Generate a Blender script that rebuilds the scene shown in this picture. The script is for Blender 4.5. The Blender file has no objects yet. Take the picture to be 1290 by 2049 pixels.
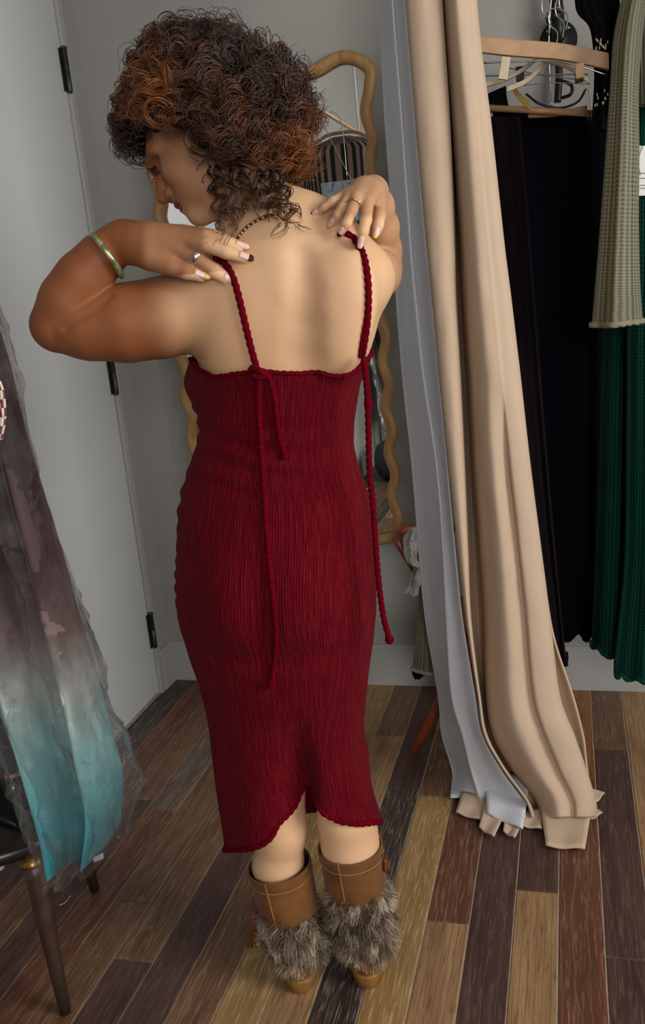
import bpy, bmesh, math, random
import numpy as np
from mathutils import Vector, Matrix, noise as mnoise

random.seed(7)
rng = np.random.default_rng(7)
scene = bpy.context.scene
COL = scene.collection

# ------------------------------------------------------------------ camera
FPX, PITCH, ROLL, YAW, CAMZ = 1786.0, .2482, -.0994, .2830, 1.3   # focal length in pixels of the 1290x2049 frame
def cam_axes():
    cy, sy = math.cos(YAW), math.sin(YAW)
    f = np.array([-sy*math.cos(PITCH), cy*math.cos(PITCH), -math.sin(PITCH)])
    r = np.array([cy, sy, 0.0]); u = np.cross(r, f)
    c, s = math.cos(ROLL), math.sin(ROLL)
    return c*r+s*u, -s*r+c*u, f
CR, CU, CF = cam_axes()
cam = bpy.data.cameras.new('camera'); cam_o = bpy.data.objects.new('camera', cam); COL.objects.link(cam_o)
cam.sensor_fit = 'VERTICAL'; cam.sensor_height = 36.0; cam.lens = FPX/2049*36.0
cam.clip_start = .02
cam_o.matrix_world = Matrix(((CR[0], CU[0], -CF[0], 0), (CR[1], CU[1], -CF[1], 0), (CR[2], CU[2], -CF[2], CAMZ), (0, 0, 0, 1)))
scene.camera = cam_o
scene.view_settings.view_transform = 'Standard'
scene.view_settings.look = 'None'
scene.view_settings.gamma = 1.0
scene.view_settings.use_curve_mapping = False
scene.view_settings.exposure = 0.0

# ------------------------------------------------------------------ world and daylight
w = bpy.data.worlds.new('daylight'); scene.world = w; w.use_nodes = True
w.node_tree.nodes['Background'].inputs[0].default_value = (.80, .90, 1.0, 1)
w.node_tree.nodes['Background'].inputs[1].default_value = 1.0
def area(name, loc, target, sx, sy, power, col):
    l = bpy.data.lights.new(name, 'AREA'); l.shape = 'RECTANGLE'; l.size = sx; l.size_y = sy; l.energy = power; l.color = col
    o = bpy.data.objects.new(name, l); COL.objects.link(o); o.location = loc
    o.rotation_euler = (Vector(target)-Vector(loc)).to_track_quat('-Z', 'Y').to_euler()
    return o
# daylight coming in through the window of the right-hand wall
area('window_daylight', (2.27, .55, 1.75), (-.5, 1.2, 1.20), 1.3, 1.3, 66, (1.0, .97, .93))
# daylight of the shop window in the rear wall
area('shop_window_daylight', (1.15, -2.55, 1.75), (-.4, 1.4, 1.15), 1.3, 1.3, 62, (1.0, .98, .95))

# ------------------------------------------------------------------ pixel helpers: a pixel gives a direction, y / x / z its distance
def ray(u, v): return CR*((u-645)/FPX) - CU*((v-1024.5)/FPX) + CF
def P(u, v, y): d = ray(u, v); return d*(y/d[1]) + np.array([0, 0, CAMZ])
def PX(u, v, x): d = ray(u, v); return d*(x/d[0]) + np.array([0, 0, CAMZ])
def PZ(u, v, z): d = ray(u, v); return d*((z-CAMZ)/d[2]) + np.array([0, 0, CAMZ])
def ppm(p): return FPX/float(np.dot(np.array(p)-np.array([0, 0, CAMZ]), CF))      # pixels per metre at a point

# ------------------------------------------------------------------ object helpers
def tag(o, label=None, cat=None, group=None, kind=None):
    if label: o['label'] = label
    if cat: o['category'] = cat
    if group: o['group'] = group
    if kind: o['kind'] = kind
    return o
def empty(name, loc=(0, 0, 0)):
    o = bpy.data.objects.new(name, None); COL.objects.link(o); o.location = loc; o.empty_display_size = .05
    return o
def link(name, me, mat, parent=None, smooth=True):
    if mat and not me.materials: me.materials.append(mat)
    if smooth:
        me.polygons.foreach_set('use_smooth', [True]*len(me.polygons))
    o = bpy.data.objects.new(name, me); COL.objects.link(o)
    if parent:
        o.parent = parent
        o.matrix_parent_inverse = Matrix.Translation(-Vector(world_loc(parent)))
    return o
def world_loc(o):
    l = Vector(o.location)
    # children keep identity world transform; only roots carry a location
    return l if o.parent is None else Vector((0, 0, 0))
def mesh(name, verts, faces, mat, parent=None, smooth=True):
    me = bpy.data.meshes.new(name); me.from_pydata([tuple(map(float, v)) for v in verts], [], faces); me.update()
    return link(name, me, mat, parent, smooth)
def bm_obj(name, bm, mat, parent=None, smooth=False):
    bmesh.ops.recalc_face_normals(bm, faces=bm.faces)
    me = bpy.data.meshes.new(name); bm.to_mesh(me); bm.free()
    return link(name, me, mat, parent, smooth)
def bm_box(bm, lo, hi, bevel=0.0):
    r = bmesh.ops.create_cube(bm, size=1.0)
    for v in r['verts']:
        v.co = Vector([lo[i]+(v.co[i]+.5)*(hi[i]-lo[i]) for i in range(3)])
    if bevel:
        es = list({e for v in r['verts'] for e in v.link_edges})
        bmesh.ops.bevel(bm, geom=es, offset=bevel, segments=2, affect='EDGES', profile=.5)
def box(name, lo, hi, mat, parent=None, bevel=0.0, smooth=False):
    bm = bmesh.new(); bm_box(bm, lo, hi, bevel); return bm_obj(name, bm, mat, parent, smooth)
def frames(pts):
    pts = np.asarray(pts, float); n = len(pts)
    T = np.gradient(pts, axis=0); T /= np.linalg.norm(T, axis=1)[:, None]+1e-12
    a = np.array([0, 0, 1.0]) if abs(T[0][2]) < .9 else np.array([1.0, 0, 0])
    N = np.zeros((n, 3)); N[0] = np.cross(T[0], a); N[0] /= np.linalg.norm(N[0])
    for i in range(1, n):
        v = N[i-1]-T[i]*np.dot(N[i-1], T[i]); N[i] = v/(np.linalg.norm(v)+1e-12)
    return pts, T, N, np.cross(T, N)
def cr(pts, n, closed=False):
    """Catmull-Rom through points (rows of any width)"""
    p = np.asarray(pts, float); m = len(p)
    if closed: q = np.vstack([p[-1], p, p[0], p[1]]); segs = m
    else: q = np.vstack([2*p[0]-p[1], p, 2*p[-1]-p[-2]]); segs = m-1
    t = np.linspace(0, segs, n, endpoint=not closed); i = np.minimum(t.astype(int), segs-1); f = (t-i)[:, None]
    a, b, c, d = q[i], q[i+1], q[i+2], q[i+3]
    return .5*((2*b)+(-a+c)*f+(2*a-5*b+4*c-d)*f**2+(-a+3*b-3*c+d)*f**3)
def sweep_data(pts, rad, sides=10, ex=1.0, closed=False, caps=True, twist=0.0, lobes=0, lobe_amp=0.0):
    pts, T, N, B = frames(pts); n = len(pts); rad = np.broadcast_to(np.asarray(rad, float), (n,))
    if closed:   # even out the frame over the loop
        T = (np.roll(pts, -1, 0)-np.roll(pts, 1, 0)); T /= np.linalg.norm(T, axis=1)[:, None]
        N = np.cross(T, np.array([0, 1.0, 0])); N /= np.linalg.norm(N, axis=1)[:, None]; B = np.cross(T, N)
    V = []
    for i in range(n):
        for k in range(sides):
            a = 2*math.pi*k/sides; r = rad[i]*(1+lobe_amp*math.cos(lobes*(a-twist*i)))
            V.append(pts[i]+N[i]*math.cos(a)*r*ex+B[i]*math.sin(a)*r)
    Fc = []
    for i in range(n if closed else n-1):
        j = (i+1) % n
        for k in range(sides):
            l = (k+1) % sides
            Fc.append((i*sides+k, i*sides+l, j*sides+l, j*sides+k))
    if caps and not closed:
        Fc.append(tuple(range(sides))[::-1]); Fc.append(tuple((n-1)*sides+k for k in range(sides)))
    return V, Fc
def tube(name, pts, rad, mat, parent=None, sides=10, **kw):
    V, Fc = sweep_data(pts, rad, sides, **kw); return mesh(name, V, Fc, mat, parent)
def rope(name, pts, rad, mat, parent=None, pitch=.012):
    """twisted cord: tube with lobes that wind along it"""
    p = np.asarray(pts, float); L = np.linalg.norm(np.diff(p, axis=0), axis=1).sum(); n = max(20, int(L/.0022))
    s = np.concatenate([[0], np.cumsum(np.linalg.norm(np.diff(p, axis=0), axis=1))]); t = np.linspace(0, s[-1], n)
    q = np.stack([np.interp(t, s, p[:, k]) for k in range(3)], 1)
    V, Fc = sweep_data(q, rad, 12, twist=2*math.pi/3*(L/n)/pitch, lobes=3, lobe_amp=.16)
    return mesh(name, V, Fc, mat, parent)
def lathe(name, prof, mat, parent=None, seg=24, center=(0, 0, 0), axis=None):
    """prof: (r, z) rows"""
    V, Fc = [], []; n = len(prof)
    for r, z in prof:
        for k in range(seg):
            a = 2*math.pi*k/seg; V.append((r*math.cos(a), r*math.sin(a), z))
    for i in range(n-1):
        for k in range(seg):
            l = (k+1) % seg; Fc.append((i*seg+k, i*seg+l, (i+1)*seg+l, (i+1)*seg+k))
    Fc.append(tuple(range(seg))[::-1]); Fc.append(tuple((n-1)*seg+k for k in range(seg)))
    R = Matrix.Identity(3) if axis is None else Vector((0, 0, 1)).rotation_difference(Vector(axis)).to_matrix()
    V = [tuple(R@Vector(v)+Vector(center)) for v in V]
    return mesh(name, V, Fc, mat, parent)
def grid_faces(nr, nc, closed_c=False, flip=False):
    Fc = []
    for i in range(nr-1):
        for k in range(nc if closed_c else nc-1):
            l = (k+1) % nc; f = (i*nc+k, i*nc+l, (i+1)*nc+l, (i+1)*nc+k)
            Fc.append(f[::-1] if flip else f)
    return Fc
def set_uv(me, uv):
    lay = me.uv_layers.new(name='UVMap'); idx = np.zeros(len(me.loops), int); me.loops.foreach_get('vertex_index', idx)
    lay.data.foreach_set('uv', np.asarray(uv, float)[idx].ravel())

# ------------------------------------------------------------------ material helpers
def srgb(r, g, b):
    f = lambda c: (c/255/12.92) if c/255 <= .04045 else ((c/255+.055)/1.055)**2.4
    return (f(r), f(g), f(b), 1)
class NT:
    def __init__(s, name):
        s.m = bpy.data.materials.new(name); s.m.use_nodes = True; s.t = s.m.node_tree; s.n = s.t.nodes; s.b = s.n['Principled BSDF']
    def add(s, typ, **kw):
        n = s.n.new(typ)
        for k, v in kw.items(): setattr(n, k, v)
        return n
    def l(s, a, b): s.t.links.new(a, b)
    def val(s, node, **kw):
        for k, v in kw.items(): node.inputs[k.replace('_', ' ')].default_value = v
        return node
    def ramp(s, fac, stops):
        r = s.add('ShaderNodeValToRGB'); e = r.color_ramp.elements
        while len(e) < len(stops): e.new(.5)
        for x, (p, c) in zip(e, stops): x.position = p; x.color = c
        s.l(fac, r.inputs[0]); return r.outputs[0]
    def noise(s, vec=None, scale=5, detail=4, rough=.5, dist=0):
        n = s.add('ShaderNodeTexNoise'); s.val(n, Scale=scale, Detail=detail, Roughness=rough, Distortion=dist)
        if vec is not None: s.l(vec, n.inputs['Vector'])
        return n.outputs['Fac']
    def map(s, src, scale=(1, 1, 1), loc=(0, 0, 0), rot=(0, 0, 0)):
        m = s.add('ShaderNodeMapping'); s.val(m, Scale=scale, Location=loc, Rotation=rot); s.l(src, m.inputs[0]); return m.outputs[0]
    def coord(s, k='Object'): return s.add('ShaderNodeTexCoord').outputs[k]
    def mix(s, fac, a, b, mode='MIX'):
        m = s.add('ShaderNodeMix', data_type='RGBA', blend_type=mode)
        for sock, x in ((m.inputs['Factor'], fac), (m.inputs[6], a), (m.inputs[7], b)):
            if hasattr(x, 'is_output'): s.l(x, sock)
            else: sock.default_value = x
        return m.outputs[2]
    def math(s, op, a, b=0.0):
        m = s.add('ShaderNodeMath', operation=op)
        for k, x in enumerate((a, b)):
            if hasattr(x, 'is_output'): s.l(x, m.inputs[k])
            else: m.inputs[k].default_value = x
        return m.outputs[0]
    def bump(s, h, strength=.3, dist=.01):
        b = s.add('ShaderNodeBump'); s.val(b, Strength=strength, Distance=dist); s.l(h, b.inputs['Height']); s.l(b.outputs[0], s.b.inputs['Normal'])
    def base(s, c):
        if hasattr(c, 'is_output'): s.l(c, s.b.inputs['Base Color'])
        else: s.b.inputs['Base Color'].default_value = c
def simple(name, c, rough=.6, metal=0.0, var=.12, vscale=30, bump=0.0, bscale=200, sheen=0.0, spec=.5):
    m = NT(name); co = m.coord()
    n = m.noise(co, vscale, 4)
    lo = tuple(x*(1-var) for x in c[:3])+(1,); hi = tuple(min(1, x*(1+var)) for x in c[:3])+(1,)
    m.base(m.ramp(n, [(.3, lo), (.7, hi)]))
    m.val(m.b, Roughness=rough, Metallic=metal); m.b.inputs['Specular IOR Level'].default_value = spec
    if sheen: m.b.inputs['Sheen Weight'].default_value = sheen
    if bump: m.bump(m.noise(co, bscale, 3), bump, .002)
    return m.m
# ================================================================== SETTING
WY, WX = 2.667, -1.381            # back wall plane y, left wall plane x
XR, YB, ZC = 2.30, -2.60, 2.75    # right wall, rear wall, ceiling
M_wall = simple('painted_wall', (.34, .33, .31, 1), .75, var=.02, vscale=3, bump=.05, bscale=300)
M_door = simple('painted_door', (.56, .57, .57, 1), .45, var=.02, vscale=2, bump=.03, bscale=150)
M_trim = simple('painted_trim', (.40, .395, .38, 1), .5, var=.02, vscale=4)
M_ceil = simple('painted_ceiling', (.40, .40, .39, 1), .85, var=.02, vscale=3)
M_hinge = simple('dark_hinge_metal', (.055, .06, .055, 1), .38, metal=.7, var=.2)
M_grout = simple('floor_joint_filler', (.58, .47, .36, 1), .8, var=.2, vscale=60)
M_black = simple('black_iron', (.012, .012, .016, 1), .45, metal=.4, var=.3)
M_chrome = simple('polished_steel', (.55, .54, .52, 1), .22, metal=1.0, var=.05)

def wood_floor(name, dark, mid, line, nlines=70., dist=9., line_w=.10, line_amt=.8):
    m = NT(name); oi = m.add('ShaderNodeObjectInfo')
    va = m.add('ShaderNodeVectorMath', operation='MULTIPLY_ADD')
    m.l(m.coord(), va.inputs[0]); va.inputs[1].default_value = (1, 1, 1)
    cmb = m.add('ShaderNodeCombineXYZ'); r10 = m.math('MULTIPLY', oi.outputs['Random'], 37.0)
    for k in range(3): m.l(r10, cmb.inputs[k])
    m.l(cmb.outputs[0], va.inputs[2]); v = va.outputs[0]
    n1 = m.noise(m.map(v, (9, 1.5, 1)), 1.0, 3, .55)
    n2 = m.noise(m.map(v, (260, 16, 1)), 1.0, 3, .6)
    n3 = m.noise(m.map(v, (30, 3.0, 1)), 1.0, 4, .6)
    sx = m.add('ShaderNodeSeparateXYZ'); m.l(v, sx.inputs[0])
    ph = m.math('ADD', m.math('MULTIPLY', sx.outputs[0], nlines*2.2), m.math('MULTIPLY', n1, dist*2.4))
    ph = m.math('ADD', ph, m.math('MULTIPLY', n3, 3.0))
    sn = m.math('ABSOLUTE', m.math('SINE', ph))
    lines = m.ramp(sn, [(0.0, (1, 1, 1, 1)), (line_w*2.6, (0, 0, 0, 1))])
    bc = m.ramp(n3, [(.28, dark), (.72, mid)])
    pores = m.ramp(n2, [(.53, (0, 0, 0, 1)), (.68, (1, 1, 1, 1))])
    fac = m.math('MULTIPLY', m.math('MAXIMUM', m.math('MULTIPLY', lines, n3), m.math('MULTIPLY', pores, .75)), line_amt)
    m.base(m.mix(fac, bc, line)); m.val(m.b, Roughness=.42)
    m.b.inputs['Specular IOR Level'].default_value = .35
    m.bump(m.math('SUBTRACT', n2, lines), .25, .0012)
    return m.m
TONES = [
    wood_floor('plank_charcoal', srgb(46, 38, 36), srgb(70, 58, 52), srgb(158, 140, 124), 70, 16),
    wood_floor('plank_red_brown', srgb(80, 48, 36), srgb(112, 72, 54), srgb(172, 132, 106), 60, 5, .08, .7),
    wood_floor('plank_tan_striped', srgb(128, 94, 64), srgb(182, 146, 106), srgb(92, 60, 40), 110, 2.5, .14, .9),
    wood_floor('plank_golden', srgb(128, 98, 58), srgb(164, 130, 84), srgb(206, 180, 136), 26, 10, .06, .9),
    wood_floor('plank_plum_brown', srgb(62, 42, 40), srgb(92, 66, 60), srgb(138, 112, 98), 60, 4, .06, .55),
    wood_floor('plank_brown', srgb(88, 62, 46), srgb(124, 92, 68), srgb(176, 144, 112), 60, 6, .08, .7),
    wood_floor('plank_orange_brown', srgb(112, 68, 38), srgb(150, 98, 58), srgb(186, 142, 98), 50, 5, .07, .6),
    wood_floor('plank_grey_brown', srgb(86, 70, 60), srgb(118, 100, 86), srgb(168, 150, 130), 70, 12, .09, .8),
]
floor = box('floor', (WX-.14, YB, -.05), (XR, WY, -.0025), M_grout); tag(floor, 'wood plank floor of mixed brown tones with pale joints', kind='structure')
PW, PX0 = .0886, -.2298
ends = {}
def plank_end(u, v, front, back):
    p = PZ(u, v, 0); k = math.floor((p[0]-PX0)/PW); ends.setdefault(k, []).append((p[1], front, back))
plank_end(1072, 1783, 2, 4); plank_end(897, 1845, 2, 1); plank_end(1180, 1558, 1, 6); plank_end(865, 1593, 3, 5)
plank_end(310, 1620, 1, 7); plank_end(262, 1920, 4, 5); plank_end(1240, 1500, 4, 5)
front_tone = {2: 5, 1: 5, 0: 4, -1: 1, -2: 2, -3: 0, -4: 2, -5: 3, -6: 5, -7: 4, -8: 1, -9: 5, -10: 4, -11: 4, -12: 5, -13: 4}
def plank(x0, y0, y1, tone):
    g = .0015; e = .0010
    me = bpy.data.meshes.new('plank'); L = (y1-y0)/2-e; Wd = PW/2-g; b = .0012
    V = [(-Wd, -L, -.0025), (Wd, -L, -.0025), (Wd, L, -.0025), (-Wd, L, -.0025), (-Wd, -L, -b), (Wd, -L, -b), (Wd, L, -b), (-Wd, L, -b),
         (-Wd+b, -L+b, 0), (Wd-b, -L+b, 0), (Wd-b, L-b, 0), (-Wd+b, L-b, 0)]
    Fc = [(8, 9, 10, 11)]+[(a, (a+1) % 4, (a+1) % 4+4, a+4) for a in range(4)]+[(a+4, (a+1) % 4+4, (a+1) % 4+8, a+8) for a in range(4)]
    me.from_pydata(V, [], Fc); me.update(); me.materials.append(TONES[tone])
    o = bpy.data.objects.new('plank', me); COL.objects.link(o); o.parent = floor; o.location = (x0+PW/2, (y0+y1)/2, 0)
kmin, kmax = math.floor((WX-PX0)/PW), math.floor((XR-PX0)/PW)
for k in range(kmin, kmax+1):
    x0 = PX0+k*PW
    cuts = {}
    es = sorted(ends.get(k, []))
    ys = [YB]
    if es:
        y = es[0][0]
        while y > YB+.7: y -= random.uniform(.75, 1.1); ys.append(max(y, YB+.25))
        for a, fr, ba in es: ys.append(a)
        y = es[-1][0]
    else:
        y = YB
    while y < WY-.8:
        y += random.uniform(.75, 1.25)
        if y < WY-.2: ys.append(y)
    ys = sorted(set(ys))+[WY]
    for a, b in zip(ys[:-1], ys[1:]):
        if b-a < .02: continue
        t = random.choice([0, 1, 4, 2, 5, 4, 4, 5, 5, 1, 7])
        if not es and a < 1.75 and b > 1.2 and k in front_tone: t = front_tone[k]
        for (ey, fr, ba) in es:
            if abs(b-ey) < 1e-6: t = fr
            if abs(a-ey) < 1e-6: t = ba
        plank(x0, a, b, t)

wall_back = box('wall_back', (WX-.12, WY, -.05), (XR+.12, WY+.12, ZC+.1), M_wall); tag(wall_back, 'pale grey painted back wall', kind='structure')
ceil = box('ceiling', (WX-.12, YB-.12, ZC), (XR+.12, WY+.12, ZC+.1), M_ceil); tag(ceil, 'plain white ceiling', kind='structure')
# left wall with the door opening
DY0, DY1, DZ = 1.665, 2.545, 2.30
bm = bmesh.new()
bm_box(bm, (WX-.12, YB-.12, -.05), (WX, DY0-.03, ZC)); bm_box(bm, (WX-.12, DY1+.03, -.05), (WX, WY, ZC)); bm_box(bm, (WX-.12, DY0-.03, DZ+.03), (WX, DY1+.03, ZC)); bm_box(bm, (WX-.14, DY0-.2, -.05), (WX-.121, DY1+.12, ZC))  # last box: unseen board added behind the door to block light leaking under it
wl = bm_obj('wall_left', bm, M_wall); tag(wl, 'pale painted left wall around the door', kind='structure')
bm = bmesh.new()
bm_box(bm, (WX-.11, DY1+.004, -.002), (WX+.007, DY1+.032, DZ+.03), .002); bm_box(bm, (WX-.11, DY0-.032, -.002), (WX+.007, DY0-.004, DZ+.03), .002); bm_box(bm, (WX-.11, DY0-.032, DZ+.004), (WX+.007, DY1+.032, DZ+.034), .002)
tag(bm_obj('trim_1', bm, M_trim), 'narrow white door frame', kind='structure')
door = box('door_1', (WX-.045, DY0, .010), (WX-.002, DY1, DZ), M_door, bevel=.002); tag(door, 'plain white flush door in the left wall', kind='structure')
for (ua, va, ub, vb) in ((126, 97, 143, 187), (221, 705, 233, 787), (303, 1221, 314, 1287)):
    za, zb = PX(ua, va, WX)[2], PX(ub, vb, WX)[2]
    hg = lathe('hinge', [(.0055, zb-.004), (.0075, zb), (.0085, zb+.003), (.0085, (za+zb)/2-.001), (.0075, (za+zb)/2), (.0085, (za+zb)/2+.001), (.0085, za-.005), (.0105, za-.004), (.0105, za), (.005, za+.003)], M_hinge, door, 16, (WX+.008, DY1+.001, 0))
    box('hinge_leaf', (WX-.001, DY1-.016, zb), (WX+.001, DY1-.004, za-.004), M_hinge, hg)
# baseboards with a stepped top
def baseboard(name, lo, hi, axis, label):
    bm = bmesh.new(); bm_box(bm, lo, (hi[0], hi[1], hi[2]-.016), .0015)
    l2, h2 = list(lo), list(hi); l2[2] = hi[2]-.017
    if axis == 'x': l2[1] = lo[1]+.004
    else: h2[0] = hi[0]-.004
    bm_box(bm, l2, h2, .0015); tag(bm_obj(name, bm, M_trim), label, kind='structure')
baseboard('baseboard_back', (WX, WY-.014, 0), (XR, WY, .144), 'x', 'white baseboard along the back wall')
baseboard('baseboard_left', (WX, DY1+.034, 0), (WX+.012, WY-.015, .144), 'y', 'short white baseboard between door and corner')
# rear and right walls with their windows (seen only in the mirror)
bm = bmesh.new(); y0, y1, z0, z1 = -.2, 1.3, 1.0, 2.55
bm_box(bm, (XR, YB-.12, -.05), (XR+.12, y0, ZC)); bm_box(bm, (XR, y1, -.05), (XR+.12, WY+.12, ZC)); bm_box(bm, (XR, y0, -.05), (XR+.12, y1, z0)); bm_box(bm, (XR, y0, z1), (XR+.12, y1, ZC))
tag(bm_obj('wall_right', bm, M_wall), 'pale painted right wall with a window', kind='structure')
bm = bmesh.new()
for a, b in (((XR, y0, z0), (XR+.06, y0+.05, z1)), ((XR, y1-.05, z0), (XR+.06, y1, z1)), ((XR, y0, z0), (XR+.06, y1, z0+.05)), ((XR, y0, z1-.05), (XR+.06, y1, z1)), ((XR+.01, (y0+y1)/2-.02, z0), (XR+.05, (y0+y1)/2+.02, z1))): bm_box(bm, a, b)
tag(bm_obj('window_1', bm, M_trim), 'white framed window in the right wall', kind='structure')
bm = bmesh.new(); x0, x1, z0, z1 = .4, 1.9, 1.0, 2.45
bm_box(bm, (WX-.12, YB-.12, -.05), (x0, YB, ZC)); bm_box(bm, (x1, YB-.12, -.05), (XR+.12, YB, ZC)); bm_box(bm, (x0, YB-.12, -.05), (x1, YB, z0)); bm_box(bm, (x0, YB-.12, z1), (x1, YB, ZC))
tag(bm_obj('wall_rear', bm, M_wall), 'pale painted wall behind the viewer', kind='structure')
bm = bmesh.new()
for a, b in (((x0, YB-.06, z0), (x0+.05, YB, z1)), ((x1-.05, YB-.06, z0), (x1, YB, z1)), ((x0, YB-.06, z0), (x1, YB, z0+.05)), ((x0, YB-.06, z1-.05), (x1, YB, z1))): bm_box(bm, a, b)
tag(bm_obj('window_2', bm, M_trim), 'white framed shop window behind the viewer', kind='structure')

def pane_mat():
    m = NT('window_glass'); tr = m.add('ShaderNodeBsdfTransparent'); gl = m.add('ShaderNodeBsdfGlossy'); gl.inputs['Roughness'].default_value = .02; fr = m.add('ShaderNodeFresnel'); mx = m.add('ShaderNodeMixShader')
    m.l(fr.outputs[0], mx.inputs[0]); m.l(tr.outputs[0], mx.inputs[1]); m.l(gl.outputs[0], mx.inputs[2]); m.l(mx.outputs[0], m.n['Material Output'].inputs[0]); return m.m
M_pane = pane_mat()
box('pane', (XR+.028, -.2, 1.0), (XR+.032, 1.3, 2.55), M_pane, bpy.data.objects['window_1']); box('pane', (.4, YB-.032, 1.0), (1.9, YB-.028, 2.45), M_pane, bpy.data.objects['window_2'])

# ------------------------------------------------------------------ wavy mirror
M_oak = NT('light_bamboo_wood'); co = M_oak.coord()
M_oak.base(M_oak.ramp(M_oak.noise(M_oak.map(co, (60, 60, 6)), 1, 4), [(.3, srgb(146, 108, 62)), (.7, srgb(182, 142, 90))])); M_oak.val(M_oak.b, Roughness=.5); M_oak = M_oak.m
M_mirror = NT('mirror_glass'); M_mirror.base((.86, .88, .87, 1)); M_mirror.val(M_mirror.b, Roughness=.0, Metallic=1.0); M_mirror = M_mirror.m
def mirror():
    yf = WY-.024
    rt, rb = P(746, 169, yf), P(803, 1036, yf)     # right edge centre line of the frame
    lt, lb = P(305, 340, yf), P(383, 880, yf)
    zt, zb = P(692, 105, yf)[2]-.022, P(770, 1083, yf)[2]
    xr = lambda z: np.interp(z, [rb[2], rt[2]], [rb[0], rt[0]])-.018
    xl = lambda z: np.interp(z, [lb[2], lt[2]], [lb[0], lt[0]])+.006
    lam = (rt[2]-rb[2])/9
    pts = []
    zs = np.linspace(zb+.055, rt[2], 160)
    for z in zs: pts.append((xr(z)+.0085*math.cos(2*math.pi*(z-rt[2])/lam), z))
    # top: two round bumps with a dip between them
    xR, xL = pts[-1][0], xl(rt[2])-.0085; c = (xR+xL)/2
    tp_ = [P(u, v, yf) for u, v in ((742, 143), (730, 129), (712, 118), (692, 113), (671, 117), (651, 129), (630, 141), (608, 147), (585, 146))]
    top = [(q[0], q[2]) for q in tp_]; half = cr(np.array([(xR, rt[2])]+top+[(c, top[-1][1]-.002)]), 60)[1:]
    for x, z in half: pts.append((x, z))
    for x, z in half[::-1][1:]: pts.append((2*c-x, z))
    for z in zs[::-1]: pts.append((xl(z)-.0085*math.cos(2*math.pi*(z-rt[2])/lam), z))
    xa, xb = pts[-1][0], pts[0][0]
    for i in range(1, 40):
        t = i/40; a = math.pi*t
        pts.append(((xa+xb)/2-(xb-xa)/2*np.sign(math.cos(a))*abs(math.cos(a))**.35, zb+.055-.055*math.sin(a)**.45))
    p = np.array([(x, yf, z) for x, z in pts])
    for _ in range(3): p = (np.roll(p, 1, 0)+2*p+np.roll(p, -1, 0))/4
    root = empty('wavy_mirror', (float((xa+xb)/2), WY-.01, float(zb)))
    tag(root, 'tall wall mirror in a wavy pale wood frame', 'mirror')
    V, Fc = sweep_data(p, .0168, 14, ex=1.0, closed=True)
    mesh('frame', V, Fc, M_oak, root)
    g = [(q[0], WY-.012, q[2]) for q in p[::2]]; n = len(g)
    V = g+[(a, WY-.002, b) for a, _, b in g]
    Fc = [tuple(range(n))]+[tuple(range(n, 2*n))[::-1]]+[(i, (i+1) % n, (i+1) % n+n, i+n) for i in range(n)]
    mesh('glass', V, Fc, M_mirror, root, smooth=False)
mirror()
# ================================================================== CLOTH HELPERS
def knit(name, base, deep, rib=(1, 0), count=60., rows=400., rough=.85, glint=None, strength=.6):
    """ribbed knit: vertical ribs and small stitches along the UV map"""
    m = NT(name); uv = m.coord('UV'); sx = m.add('ShaderNodeSeparateXYZ'); m.l(uv, sx.inputs[0])
    a = m.math('MULTIPLY', sx.outputs[0], count*math.pi*2); b = m.math('MULTIPLY', sx.outputs[1], rows*math.pi*2)
    wob = m.math('MULTIPLY', m.noise(m.map(uv, (3, 40, 1)), 1, 2), 1.6)
    ribs = m.math('SINE', m.math('ADD', a, wob)); st = m.math('SINE', m.math('ADD', b, m.math('MULTIPLY', ribs, 1.1)))
    h = m.math('ADD', m.math('MULTIPLY', ribs, .65), m.math('MULTIPLY', st, .35))
    n = m.noise(m.coord(), 9, 3)
    c = m.ramp(m.math('ADD', m.math('MULTIPLY', h, .42), .5), [(.12, deep), (.6, base)])
    if glint is not None:
        g = m.math('MULTIPLY', m.ramp(m.math('MULTIPLY', ribs, -1.0), [(.80, (0, 0, 0, 1)), (.97, (1, 1, 1, 1))]), m.ramp(m.noise(m.map(uv, (count*1.0, rows*.10, 1)), 1, 2), [(.42, (0, 0, 0, 1)), (.66, (1, 1, 1, 1))]))
        c = m.mix(m.math('MULTIPLY', g, .55), c, glint)
    c = m.mix(m.math('MULTIPLY', n, .25), c, deep)
    m.base(c); m.val(m.b, Roughness=rough); m.b.inputs['Specular IOR Level'].default_value = .08
    m.b.inputs['Sheen Weight'].default_value = .02
    m.bump(h, strength, .0016)
    return m.m
def weave(name, c, var=.1, rough=.85, scale=900., streak=None):
    m = NT(name); co = m.coord()
    a = m.noise(m.map(co, (scale, scale, scale*.06)), 1, 2); b = m.noise(m.map(co, (scale*.06, scale*.06, scale)), 1, 2); n = m.noise(co, 6, 3)
    t = m.math('ADD', m.math('MULTIPLY', m.math('ADD', a, b), .3), m.math('MULTIPLY', n, .4))
    m.base(m.ramp(t, [(.3, tuple(x*(1-var) for x in c[:3])+(1,)), (.7, tuple(min(1, x*(1+var)) for x in c[:3])+(1,))]))
    m.val(m.b, Roughness=rough); m.b.inputs['Specular IOR Level'].default_value = .2
    m.bump(m.math('ADD', a, b), .12, .0008); return m.m
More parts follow.
